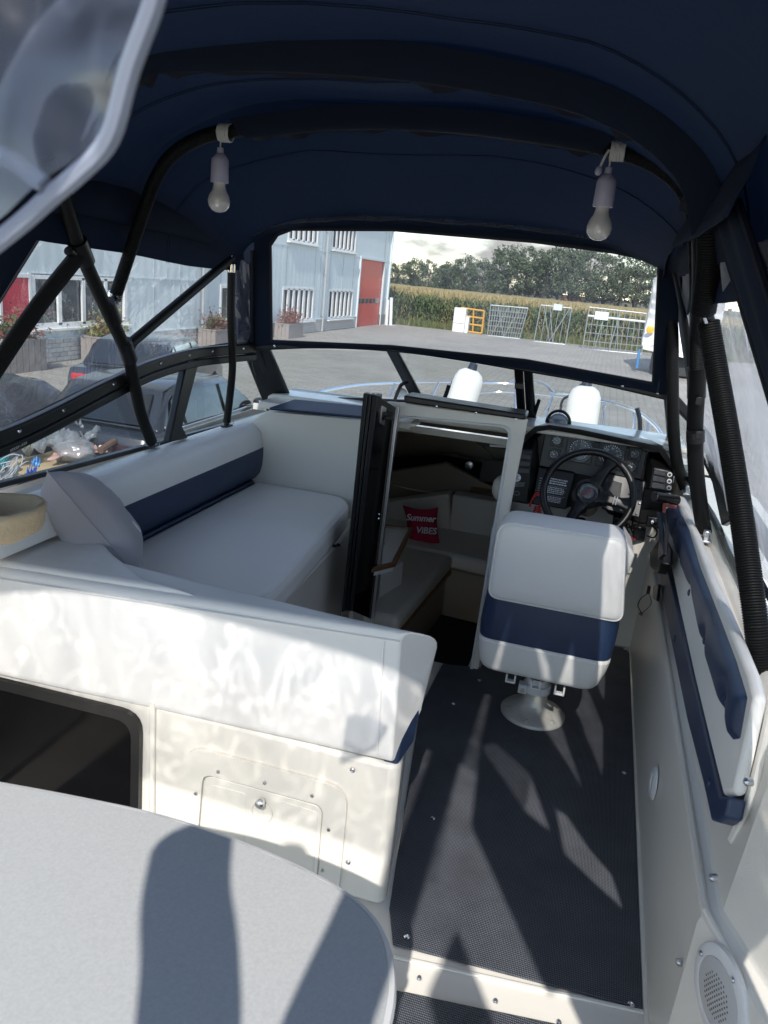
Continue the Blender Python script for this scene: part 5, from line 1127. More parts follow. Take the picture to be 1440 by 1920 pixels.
# ================================================================== OUTSIDE
GZ = -1.55
def ground_mat():
    m, t, b = nodes_of('paving')
    c = t.nodes.new('ShaderNodeTexCoord'); br_ = t.nodes.new('ShaderNodeTexBrick')
    br_.inputs['Scale'].default_value = 1; br_.inputs['Brick Width'].default_value = .42; br_.inputs['Row Height'].default_value = .21; br_.inputs['Mortar Size'].default_value = .012
    br_.inputs['Color1'].default_value = (.262, .247, .216, 1); br_.inputs['Color2'].default_value = (.325, .308, .272, 1); br_.inputs['Mortar'].default_value = (.13, .122, .105, 1)
    n = t.nodes.new('ShaderNodeTexNoise'); n.inputs['Scale'].default_value = .35; n.inputs['Detail'].default_value = 7
    r = t.nodes.new('ShaderNodeMapRange'); r.inputs[3].default_value = .72; r.inputs[4].default_value = 1.3
    x = t.nodes.new('ShaderNodeMixRGB'); x.blend_type = 'MULTIPLY'; x.inputs[0].default_value = 1
    t.links.new(c.outputs['Object'], br_.inputs['Vector']); t.links.new(c.outputs['Object'], n.inputs['Vector']); t.links.new(n.outputs['Fac'], r.inputs[0])
    t.links.new(br_.outputs['Color'], x.inputs[1]); t.links.new(r.outputs[0], x.inputs[2]); t.links.new(x.outputs[0], b.inputs['Base Color'])
    u = t.nodes.new('ShaderNodeBump'); u.inputs['Strength'].default_value = .4; u.inputs['Distance'].default_value = .01; u.invert = True
    t.links.new(br_.outputs['Fac'], u.inputs['Height']); t.links.new(u.outputs[0], b.inputs['Normal']); b.inputs['Roughness'].default_value = .8
    return m
g = G(); g.add([(-60, -40, GZ), (40, -40, GZ), (40, 51, GZ), (-60, 51, GZ)], [(0, 1, 2, 3)])
tag(g.build('paved_yard', ground_mat(), smooth=0, recalc=False), kind='structure')
earth = mat('earth', (.10, .085, .045), .95, var=(.3, .25))
g = G(); g.add([(-900, -300, GZ-.02), (900, -300, GZ-.02), (900, 1500, GZ-.02), (-900, 1500, GZ-.02)], [(0, 1, 2, 3)])
tag(g.build('ground', earth, smooth=0, recalc=False), kind='structure')

# ---- warehouse along the left side
wh = thing('warehouse', (-14, 30, GZ), 'pale blue metal-clad warehouse with white barred windows and brick plinth', 'building')
clad = mat('pale_cladding', (.56, .62, .635), .5, var=(.8, .05))
wht = mat('white_paint', (.72, .72, .70), .45, var=(4, .06))
redd = mat('red_door_paint', (.56, .06, .03), .4, var=(2, .08))
pane_m = mat('window_dark', (.06, .065, .07), .08, coat=.3)
brickm = [mat('plinth_brick', (.46, .435, .41), .85, bump=(60, .4, .004), var=(9, .15)), mat('plinth_brick_b', (.52, .495, .465), .85, bump=(60, .4, .004), var=(9, .15)), mat('plinth_brick_c', (.40, .375, .35), .85, bump=(60, .4, .004), var=(9, .15))]
mort = mat('mortar', (.30, .285, .26), .95)
FX = -14.0
Y0, Y1 = 10.0, 49.6
dooro = (43.5, 48.3, GZ, 2.25)
# corrugated wall built as a ribbed sheet in bands that leave the openings free
wins = [(32.7, 36.5, -.93, .54), (38.6, 42.6, -.95, .50), (33.0, 36.6, 2.55, 4.1), (38.6, 42.4, 2.5, 4.1), (26.9, 28.6, -.75, .55)]
strip_w = (16.9, 20.9, -.62, .66); rdoor = (15.75, 16.8, GZ, .62)
def corr(y0, y1, z0, z1):
    g = G(); n = max(1, int((y1-y0)/.11)); lo_, hi_ = [], []
    for i in range(n+1):
        y = y0+(y1-y0)*i/n; x = FX+(.009 if i % 4 in (0, 1) else .0)
        lo_.append(V((x, y, z0))); hi_.append(V((x, y, z1)))
    g.loft([lo_, hi_]); return g
zp = -.93
g = G()
ops = sorted(wins+[strip_w, rdoor, dooro], key=lambda o: o[0])
cuts = sorted({Y0, Y1, *[o[0] for o in ops], *[o[1] for o in ops]})
for a, b in zip(cuts, cuts[1:]):
    m_ = (a+b)/2; zs = sorted([(o[2], o[3]) for o in ops if o[0] <= m_ <= o[1]]); z = zp
    for z0, z1 in zs:
        if z0 > z: q = corr(a, b, z, z0); g.add(q.v, q.f)
        z = max(z, z1)
    q = corr(a, b, z, 5.6); g.add(q.v, q.f)
wall_ = g.build('cladding', clad, wh, 0, smooth=30, recalc=False)
g = G(); g.box((FX-6, (Y0+Y1)/2, 2.0), (11.8, Y1-Y0, 7.1)); g.build('inner_wall', mat('dark_inside', (.05, .05, .05), .9), wh)
g = G(); g.box((FX-6, (Y0+Y1)/2, 5.7), (12.6, Y1-Y0+.4, .2)); g.build('roof', mat('roof_sheet', (.12, .12, .125), .7), wh)
g = G(); g.box((FX+.05, Y1, 2.0), (.14, .14, 7.1)); g.build('corner_trim', clad, wh)
g = G(); g.add([(FX-12, Y1, GZ), (FX, Y1, GZ), (FX, Y1, 5.6), (FX-12, Y1, 5.6)], [(0, 1, 2, 3)]); g.build('gable_wall', clad, wh, smooth=0)
g = G(); g.box((FX-.02, (Y0+43.5)/2, (GZ+zp)/2), (.10, 43.5-Y0, zp-GZ)); plinth = g.build('plinth', mort, wh)
g = G(); g.box((FX-.02, (48.3+Y1)/2, (GZ+zp)/2), (.10, Y1-48.3, zp-GZ)); g.build('plinth', mort, wh)
bricks = []
bl, bh, gap = .30, .118, .012
rowsn = int((zp-GZ)/bh)
bm0 = G().box((0, 0, 0), (.05, bl-gap, bh-gap)).build('brick', brickm[0], None, 0, smooth=0); bm0.parent = plinth
bms = [bm0.data]+[bm0.data.copy() for _ in range(2)]
for k_ in (1, 2): bms[k_].materials[0] = brickm[k_]
rb = random.Random(5); cnt = 0; rest = G(); o_ = wloc(plinth)
for j in range(rowsn):
    y = 14.2+(.5*bl if j % 2 else 0)
    while y < 43.4:
        z = GZ+bh*(j+.5)+.02
        if not (rdoor[0]-.1 < y < rdoor[1]+.1):
            x = FX+.03+rb.uniform(-.003, .004)
            if 16.8 < y < 32 and cnt < 290:
                c_ = bm0 if cnt == 0 else bpy.data.objects.new('brick', bms[rb.randrange(3)])
                if cnt: COL.objects.link(c_); c_.parent = plinth
                c_.location = V((x, y, z))-o_; cnt += 1
            else: rest.box((x, y, z), (.05, bl-gap, bh-gap))
        y += bl
tag(rest.build('brick_courses', brickm[0], plinth, 0, smooth=0), kind='stuff')
g = G(); g.box((FX+.04, (Y0+43.5)/2, zp), (.06, 43.5-Y0, .03)); g.build('plinth_flashing', clad, wh)
def window(o, bars, name='window', frost=False):
    y0, y1, z0, z1 = o; fw = .09
    g = G(); yc, zc = (y0+y1)/2, (z0+z1)/2
    g.ring([V((FX+.03, a, b)) for a, b in ((y0-.04, z0-.04), (y1+.04, z0-.04), (y1+.04, z1+.04), (y0-.04, z1+.04))], [V((FX+.03, a, b)) for a, b in ((y0+fw, z0+fw), (y1-fw, z0+fw), (y1-fw, z1-fw), (y0+fw, z1-fw))], (-.10, 0, 0))
    f_ = g.build(name, wht, wh, .004)
    g = G(); g.add([(FX-.06, y0, z0), (FX-.06, y1, z0), (FX-.06, y1, z1), (FX-.06, y0, z1)], [(0, 1, 2, 3)]); g.build('pane', pane_m, f_, smooth=0)
    for i in range(bars):
        y = y0+(y1-y0)*(i+1)/(bars+1); g = G(); g.box((FX+.0, y, zc), (.06, .20 if bars > 3 else .14, z1-z0-.05)); g.build('bar', wht, f_, .004)
    g = G(); g.box((FX+.08, yc, z0-.07), (.18, y1-y0+.25, .06)); g.build('sill', wht, f_, .004)
    return f_
for o in wins[:4]: window(o, 5)
window(wins[4], 1)
sw2 = window(strip_w, 3, 'window')
g = G()
for y in (17.6, 18.3, 19.2): g.box((FX-.10, y, -.25), (.05, .05, .6)); g.box((FX-.12, y+.3, -.3), (.05, .35, .4))
g.build('window_blind', wht, sw2)
# roller door: panels, window strip
def rect_on(y0, y1, z0, z1, x): return [V((x, y0, z0)), V((x, y1, z0)), V((x, y1, z1)), V((x, y0, z1))]
rd = G().box((FX-.08, (dooro[0]+dooro[1])/2, (dooro[2]+dooro[3])/2), (.06, dooro[1]-dooro[0], dooro[3]-dooro[2])).build('roller_door', redd, wh)
nz = 9
for i in range(nz):
    z0 = GZ+.01+(dooro[3]-GZ-.02)*i/nz; z1 = GZ+.01+(dooro[3]-GZ-.02)*(i+1)/nz-.02
    if i == 3:
        for k_ in range(6):
            ya = dooro[0]+.1+(dooro[1]-dooro[0]-.2)*k_/6
            g = G(); g.box((FX-.045, ya+.36, (z0+z1)/2), (.02, .62, (z1-z0)*.72)); g.build('door_pane', pane_m, rd, .02)
    g = G(); g.box((FX-.055, (dooro[0]+dooro[1])/2, (z0+z1)/2), (.02, dooro[1]-dooro[0]-.02, z1-z0)); g.build('door_panel', redd, rd, .006)
g = G()
for y in (dooro[0]-.06, dooro[1]+.06): g.box((FX+.03, y, .35), (.12, .12, 3.8))
g.box((FX+.03, (dooro[0]+dooro[1])/2, dooro[3]+.06), (.12, 5.0, .12)); g.build('door_surround', clad, wh)
ed_ = G().box((FX-.0, (rdoor[0]+rdoor[1])/2, (rdoor[2]+rdoor[3])/2), (.06, rdoor[1]-rdoor[0]-.14, rdoor[3]-rdoor[2]-.06)).build('entry_door', mat('red_entry_paint', (.50, .015, .04), .4), wh, .004)
g = G(); g.box((FX+.05, rdoor[0]+.16, -.52), (.06, .14, .04)); g.build('door_handle', steel, ed_)
g = G(); g.ring(rect_on(rdoor[0]-.02, rdoor[1]+.02, GZ, rdoor[3]+.06, FX+.05), rect_on(rdoor[0]+.06, rdoor[1]-.06, GZ+.01, rdoor[3]-.03, FX+.05), (-.1, 0, 0)); g.build('entry_frame', wht, wh, .004)
for y in (37.7, 25.4):
    g = G(); g.tube([(FX+.12, y, GZ+.02), (FX+.12, y, 5.5)], .055, 10, 1); dp = g.build('downspout', mat('pipe_grey', (.36, .37, .37), .5), wh)
    for z in (-.8, 1.2, 3.2):
        g = G(); g.box((FX+.09, y, z), (.12, .16, .04)); g.build('pipe_clip', steel, dp)
g = G(); g.box((FX-.0, 20.95, .70), (.06, 8.4, .05)); g.build('window_drip', clad, wh)

for y in (12.5, 22.4, 24.0, 29.8, 31.4, 37.2, 40.6, 49.0):
    g = G(); g.box((FX+.012, y, 2.3), (.018, .05, 6.4)); g.build('cladding_joint', mat('joint_grey', (.42, .47, .48), .5), wh)
for z in (2.32, 4.35):
    g = G(); g.box((FX+.014, (Y0+Y1)/2, z), (.02, Y1-Y0, .045)); g.build('cladding_rail', clad, wh)
# ---- planters
leafm = [mat('leaf_green', (.055, .10, .022), .6, var=(8, .3)), mat('leaf_yellow', (.16, .16, .02), .6, var=(8, .3)), mat('leaf_rust', (.17, .055, .025), .7, var=(8, .3))]
plw = mat('planter_wood', (.27, .235, .21), .85, bump=(30, .4, .01), var=(5, .15))
pots = [(15.6, 1.7, .9, 'weathered timber planter with green and rust plants beside the red entry door', (0, 2, 2)), (19.3, 1.7, .78, 'weathered timber planter with yellow-green shrub below the wide office window', (1, 1, 2)), (25.7, 1.5, .72, 'timber planter with rust coloured plants near the building downpipe', (2, 2, 0)), (32.5, 1.9, .72, 'timber planter with dry orange plants below the barred ground window', (2, 2, 2))]
for y, l_, h_, lb, kinds in pots:
    l_ *= .85; h_ *= .82
    t = thing('planter', (-13.25, y, GZ), lb, 'planter', 'timber planters along the warehouse')
    X_ = -13.5; nb = 7
    for k_ in range(nb):
        yy = y-l_/2+l_*(k_+.5)/nb
        g = G(); g.box((X_+.3, yy, GZ+h_/2), (.05, l_/nb-.015, h_)); g.build('plank', plw, t)
    for k_ in range(4):
        g = G(); g.box((X_-.27+.17*k_, y-l_/2-.0, GZ+h_/2), (.16, .05, h_)); g.build('plank', plw, t)
    g = G(); g.box((X_, y, GZ+h_*.45), (.56, l_-.06, h_*.86)); g.build('soil', earth, t)
    g = G(); g.ring([V((X_+a*.34, y+b*(l_/2+.04), GZ+h_)) for a, b in ((-1, -1), (1, -1), (1, 1), (-1, 1))], [V((X_+a*.26, y+b*(l_/2-.08), GZ+h_)) for a, b in ((-1, -1), (1, -1), (1, 1), (-1, 1))], (0, 0, .04)); g.build('rim', plw, t)
    rp_ = random.Random(int(y*10)); g = G()
    for k_ in range(620):
        c_ = V((X_+rp_.gauss(0, .16), y+rp_.gauss(0, l_*.24), GZ+h_+abs(rp_.gauss(0, .24))+.03)); s_ = rp_.uniform(.05, .12)
        d = V((rp_.uniform(-1, 1), rp_.uniform(-1, 1), rp_.uniform(-.3, 1))).normalized(); e = d.orthogonal().normalized()
        g.add([c_-e*s_*.5, c_+d*s_*.6, c_+e*s_*.5, c_+d*s_*1.5], [(0, 1, 3), (1, 2, 3)], kinds[rp_.randrange(3)])
    g.build('foliage', leafm, t, smooth=0, recalc=False)

# ---- field, verge, trees
rc = random.Random(21)
cornm = [mat('maize_leaf', (.085, .125, .032), .65, var=(3, .3)), mat('maize_tassel', (.30, .235, .10), .8, var=(2, .2)), mat('maize_dry', (.17, .15, .05), .8, var=(2, .3))]
g = G()
def stalk(x, y, h):
    k_ = 2 if rc.random() < .22 else 0
    g.add([(x-.018, y, GZ), (x+.018, y, GZ), (x+.012, y, GZ+h), (x-.012, y, GZ+h)], [(0, 1, 2, 3)], k_)
    for i in range(9):
        z = GZ+h*(.12+.09*i); a = rc.uniform(0, 6.28); l_ = rc.uniform(.35, .75); d = V((math.cos(a), math.sin(a), 0)); s_ = d.cross(V((0, 0, 1)))*.045
        p0 = V((x, y, z)); p1 = p0+d*l_*.5+V((0, 0, .28)); p2 = p0+d*l_+V((0, 0, rc.uniform(-.1, .18)))
        g.add([p0-s_, p0+s_, p1+s_, p1-s_, p2], [(0, 1, 2, 3), (3, 2, 4)], 2 if (i < 3 and rc.random() < .5) else k_)
    for i in range(4):
        a = rc.uniform(0, 6.28); p0 = V((x, y, GZ+h-.05)); p1 = p0+V((math.cos(a)*.16, math.sin(a)*.16, rc.uniform(.15, .34))); g.add([p0, p0+V((.03, 0, 0)), p1+V((.03, .0, 0)), p1], [(0, 1, 2, 3)], 1)
for r_ in range(7):
    y = 52.3+r_*.55+(.0 if r_ < 4 else r_*.8); x = -16.5
    while x < 9.5:
        stalk(x+rc.uniform(-.05, .05), y+rc.uniform(-.12, .12), rc.uniform(1.85, 2.2)); x += rc.uniform(.13, .22)
tag(g.build('maize_front', cornm, smooth=0, recalc=False), kind='stuff', label='dense green maize stalks along the edge of the yard')
g = G()
nx, ny = 150, 90
ptop = []
for j in range(ny+1):
    y = 55+(107-55)*(j/ny)**1.4; row = []
    for i in range(nx+1):
        x = -120+200*i/nx; row.append(V((x, y, GZ+2.02+.16*noise.noise(V((x*.7, y*.5, 0)))+rc.uniform(-.05, .05))))
    ptop.append(row)
g.loft(ptop)
fieldm = mat('maize_tops', (.27, .215, .085), .9, var=(.25, .22), bump=(2.5, 1., .3))
tag(g.build('maize_field', fieldm, smooth=30), kind='structure')
g = G()
for k_ in range(9000):
    x = rc.uniform(-14, 8); y = 50.6+abs(rc.gauss(0, .55)); h = rc.uniform(.12, .5)*(1.5 if rc.random() < .12 else 1)*(1.2-.2*(y-50.6)); a = rc.uniform(0, 6.28); s_ = V((math.cos(a), math.sin(a), 0))*.02
    p0 = V((x, y, GZ)); p1 = p0+V((rc.gauss(0, .1), rc.gauss(0, .1), max(.1, h)))
    g.add([p0-s_, p0+s_, p1], [(0, 1, 2)], rc.choice((0, 0, 1, 2)))
tag(g.build('verge_grass', [mat('weed_green', (.08, .12, .025), .7), mat('weed_dry', (.24, .20, .09), .8), mat('weed_mid', (.13, .145, .04), .7)], smooth=0, recalc=False), kind='stuff')
crownm = [mat('crown_leaf', (.068, .092, .048), .7, var=(.4, .3)), mat('crown_leaf_b', (.078, .105, .052), .7, var=(.4, .3))]
bark = mat('bark', (.06, .05, .04), .9)
def tree_mesh(seed, H, R, low):
    r = random.Random(seed); g = G(); g2 = G()
    g2.tube([(0, 0, -.1), (r.uniform(-.2, .2), 0, H*.3), (r.uniform(-.4, .4), r.uniform(-.3, .3), H*.75)], lambda t: .34*(1-.75*t), 8, 4)
    cl = []
    for i in range(46):
        a = r.uniform(0, 6.28); e = r.uniform(-.75, 1); q = math.sqrt(max(0, 1-e*e))*r.uniform(.45, 1)
        c_ = V((math.cos(a)*q*R, math.sin(a)*q*R, low+(H-low)*(.5+.48*e))); cl.append(c_)
        if i % 6 == 0: g2.tube([(0, 0, H*r.uniform(.22, .4)), (c_.x*.4, c_.y*.4, c_.z*.75), tuple(c_)], lambda t: .12*(1-.8*t), 5, 3)
    for c_ in cl:
        s_ = r.uniform(.7, 1.35); mi = 0 if r.random() < .6 else 1
        for k_ in range(64):
            d = V((r.gauss(0, 1), r.gauss(0, 1), r.gauss(0, .75))).normalized()*s_*r.uniform(.55, 1.05); l_ = r.uniform(.14, .30)
            n_ = V((r.gauss(0, 1), r.gauss(0, 1), r.gauss(.5, 1))).normalized(); u = n_.orthogonal().normalized(); v = n_.cross(u); p = c_+d
            g.add([p-u*l_, p+v*l_*.6, p+u*l_, p-v*l_*.6], [(0, 1, 2, 3)], mi)
    return g, g2
tree_src = []
for i, (H, R, low) in enumerate(((13.5, 4.0, 3.3), (15.5, 4.6, 4.0), (12.2, 3.8, 3.0), (14.6, 4.1, 4.2), (10.5, 3.6, 2.2), (16.5, 5.0, 4.2))):
    a, b = tree_mesh(40+i, H, R, low); tree_src.append((a, b, H))
src_obj = {}
rt = random.Random(3)
row_trees = []; TS = 110/240
x = -82.0
k = 0
while x < 19:
    # heights follow the photo's skyline
    H = 10.5 if x < -60 else (11.5 if x < -48 else (14 if x < -33 else 18))
    row_trees.append((TS*(x+rt.uniform(-.6, .6)), 110+rt.uniform(-1.5, 1.5), TS*H*rt.uniform(.94, 1.1))); x += rt.uniform(4.0, 5.2)
x = -88
while x < 24:
    H = 9.8 if x < -56 else (11 if x < -33 else 14.5)
    row_trees.append((TS*x, 118+rt.uniform(-2, 2), TS*H*rt.uniform(.9, 1.05))); x += rt.uniform(4.5, 6.)
for i, (x, y, H) in enumerate(row_trees):
    s_ = rt.randrange(6); a, b, H0 = tree_src[s_]
    t = thing('tree', (x, y, GZ), 'leafy deciduous tree in the dark row beyond the maize field', 'tree', 'row of trees beyond the field')
    sc_ = H/H0; t.scale = (sc_*rt.uniform(.95, 1.15), sc_, sc_); t.rotation_euler = (0, 0, rt.uniform(0, 6.28))
    if s_ not in src_obj:
        src_obj[s_] = (a.build('crown', crownm, None, smooth=0, recalc=False), b.build('trunk', bark, None))
        c_, q = src_obj[s_]
    else: c_, q = src_obj[s_][0].copy(), src_obj[s_][1].copy(); COL.objects.link(c_); COL.objects.link(q)
    c_.parent = t; q.parent = t
g = G()
for k_ in range(5200):
    x = rc.uniform(-60, 28); z = abs(rc.gauss(0, .75)); y = 124+rc.uniform(-2, 2); l_ = rc.uniform(.2, .42); n_ = V((rc.gauss(0, 1), rc.gauss(-.6, 1), rc.gauss(.5, 1))).normalized(); u = n_.orthogonal().normalized(); v = n_.cross(u); p = V((x, y, GZ+.4+z))
    g.add([p-u*l_, p+v*l_, p+u*l_, p-v*l_], [(0, 1, 2, 3)], k_ % 2)
tag(g.build('far_undergrowth', crownm, smooth=0, recalc=False), kind='stuff')
for (x, y, rz_, lb) in ((-5.9, 121.5, .0, 'low house with orange tiled roof between the far tree trunks'), (-2.6, 122, .0, 'grey barn with pale roof between the far tree trunks')):
    t = thing('far_house', (x, y, GZ), lb, 'house'); o2 = V((x, y, GZ))
    rm = mat('orange_tiles', (.42, .13, .05), .7) if 'orange' in lb else mat('barn_roof', (.30, .28, .26), .7)
    o2 = o2+V((0, 0, .35)); g = G(); g.box(o2+V((0, 0, .5)), (2.9, 2.9, 1.7)); g.build('wall', mat('house_wall', (.35, .3, .26), .8), t)
    g = G(); g.prism([o2+V((-1.7, -1.6, 1.3)), o2+V((1.7, -1.6, 1.3)), o2+V((1.4, 0, 2.3)), o2+V((-1.4, 0, 2.3))], (0, .1, 0)); g.prism([o2+V((-1.7, 1.6, 1.3)), o2+V((1.7, 1.6, 1.3)), o2+V((1.4, .1, 2.3)), o2+V((-1.4, .1, 2.3))], (0, .1, 0)); g.build('roof', rm, t)
    g = G(); g.box(o2+V((-.5, -1.46, .6)), (.5, .04, .5)); g.build('window', pane_m, t)

# ---- yard things before the field
galv = mat('galvanised', (.34, .36, .37), .45, metal=.5, var=(6, .1))
def gp_(px, py): return at(px, py, Z=GZ)
wb = thing('white_cabinet', tuple(gp_(858, 624)), 'white upright cabinet standing beside the orange rack', 'cabinet')
p0, p1 = at(847, 622, Y=49.6), at(869, 624, Y=49.6)
g = G(); g.box(((p0.x+p1.x)/2, 49.9, GZ+.75), (p1.x-p0.x, .6, 1.5)); g.build('cabinet_body', wht, wb, .03)
g = G(); g.box(((p0.x+p1.x)/2, 49.58, GZ+1.02), (p1.x-p0.x-.06, .04, .9)); g.build('cabinet_door', wht, wb, .01)
g = G(); g.box((p1.x+.12, 49.95, GZ+.5), (.22, .5, 1.0)); g.build('cabinet_side', wht, wb, .02)
yr = thing('orange_rack', tuple(gp_(885, 626)), 'orange steel rack frame leaning at the edge of the maize', 'rack')
org = mat('orange_steel', (.62, .32, .05), .5)
q = [at(864, 577, Y=50.2), at(908, 583, Y=50.2), at(903, 625, Y=50.2), at(866, 620, Y=50.2)]
for i in range(4):
    g = G(); g.tube([q[0].lerp(q[3], i/3), q[1].lerp(q[2], i/3)], .055, 6, 1); g.build('rack_beam', org, yr)
for i in (0, .55, 1):
    g = G(); g.tube([q[0].lerp(q[1], i), q[3].lerp(q[2], i)], .045 if 0 < i < 1 else .06, 6, 1); g.build('rack_upright', org, yr)
def fence(px, name_l, nv, nh, diag, Y, dense=False):
    t = thing('fence_panel', tuple(at(px[3][0], px[3][1], Y=Y)), name_l, 'fence panel', 'metal fence panels stacked before the maize')
    q = ats(px, Y=Y)
    for i in (0, 1):
        g = G(); g.tube([q[i], q[3-i]], .035, 8, 1); g.build('post', galv, t)
    for a, b in ((0, 1), (3, 2)):
        g = G(); g.tube([q[a], q[b]], .035, 8, 1); g.build('rail', galv, t)
    for i in range(1, nh):
        g = G(); g.tube([q[0].lerp(q[3], i/nh), q[1].lerp(q[2], i/nh)], .022, 6, 1); g.build('crossbar', galv, t)
    for i in range(1, nv):
        for rep in range(2 if dense else 1):
            g = G(); g.tube([q[0].lerp(q[1], (i+.3*rep)/nv)+V((0, .1*rep, 0)), q[3].lerp(q[2], (i-.2*rep)/nv)+V((0, .1*rep, 0))], .020, 6, 1); g.build('bar', galv, t)
    for a, b in diag:
        g = G(); g.tube([q[0].lerp(q[1], a), q[3].lerp(q[2], b)], .026, 6, 1); g.build('brace', galv, t)
    g = G(); g.box((q[3]+q[2])/2+V((0, 0, -.05)), ((q[2]-q[3]).length+.3, .25, .10)); g.build('foot_rail', galv, t)
    return t, q
t1, _ = fence([(920, 572), (990, 578), (974, 635), (914, 629)], 'dense bundle of galvanised fence panels beside the orange rack', 14, 6, [(.2, .5), (.8, .5), (.5, .1)], 49.2, True)
t2, q2 = fence([(1014, 572), (1072, 578), (1060, 646), (1001, 640)], 'open galvanised fence frames with crossed braces in the middle of the row', 5, 1, [(.1, .5), (.95, .45), (.3, .6)], 48.6)
g = G(); g.box(at(1046, 576, Y=48.5), (.5, .04, .35)); g.build('sign_plate', mat('sign_grey', (.6, .65, .68), .5), t2)
t3, q3 = fence([(1105, 576), (1212, 588), (1203, 664), (1092, 654)], 'long white-railed fence frame with sign plate nearest the wrapped boat', 11, 5, [(.3, .2), (.55, .45), (.5, .6)], 47.5)
g = G(); g.box(at(1128, 592, Y=47.4), (.75, .04, .45)); g.build('sign_plate', mat('sign_pale', (.68, .76, .80), .5), t3)
g = G(); g.tube([q3[0].lerp(q3[3], .2), q3[1].lerp(q3[2], .2)], .06, 6, 1); g.build('white_rail', wht, t3)
for i_, (pxx, lb) in enumerate((((724, 615, 727, 562), 'white post leaning at the corner of the warehouse'), ((732, 612, 734, 558), 'taller white post beside the maize at the warehouse corner'))):
    a, b = at(pxx[0], pxx[1], Y=48.8+i_*.5), at(pxx[2], pxx[3], Y=48.8+i_*.5)
    g = G(); g.tube([a, b], .11, 10, 1); g.box(a+V((0, 0, .04)), (.5, .4, .1)); o = g.build('white_post', wht); tag(o, lb, 'post', 'white posts at the warehouse corner')
# wrapped boat on a stand at the right
wrp = thing('wrapped_boat', (3.2, 37, GZ), 'boat wrapped in white plastic sheeting on a blue stand beyond the helm', 'boat')
wrapm = mat('white_wrap', (.72, .71, .69), .35, bump=(3, .6, .08), var=(2, .05))
E_ = [at(x_+7, y_, Y=d_) for x_, y_, d_ in ((1221, 520, 36.5), (1217, 545, 36.5), (1213, 570, 36.5), (1207, 600, 36.3), (1200, 628, 36), (1197, 643, 35.8), (1199, 655, 35.6))]
g = G(); rows = []
for i, e in enumerate(catmull(E_, 5)):
    r = []
    for j in range(9):
        t_ = j/8; r.append(e+V((t_*3.0+.05*noise.noise(V((i*.6, j, 0))), -1.2*math.sin(t_*2.6)+.6*t_+.15*noise.noise(V((i*.5, j*.8, 3))), (.5*t_ if i < 8 else -.2*t_))))
    for j in range(8, -1, -1):
        t_ = j/8; r.append(e+V((t_*3.0, 3.0*math.sin(t_*3.0)+1.2, .3*t_)))
    rows.append(r)
g.loft(rows, closed=True, cap=True); g.build('wrapping', wrapm, wrp, smooth=50)
g = G(); g.blob(at(1219, 618, Y=35.62), (.17, .03, .17), 2); g.build('yellow_sticker', mat('yellow_print', (.75, .42, .03), .5), wrp)
g = G(); g.tube([at(1199, 655, Y=35.8), at(1194, 690, Y=35.8)], .06, 8, 1); g.build('stand_leg', mat('blue_steel', (.06, .22, .45), .4), wrp)
g = G(); g.box((3.4, 36.5, GZ+.45), (2.6, 2.5, .8)); g.lathe((2.1, 36.0, GZ+.35), (1, 0, 0), [(.35, 0), (.35, .25)], 18); g.build('stand_base', mat('dark_base', (.03, .03, .033), .7), wrp, .05)

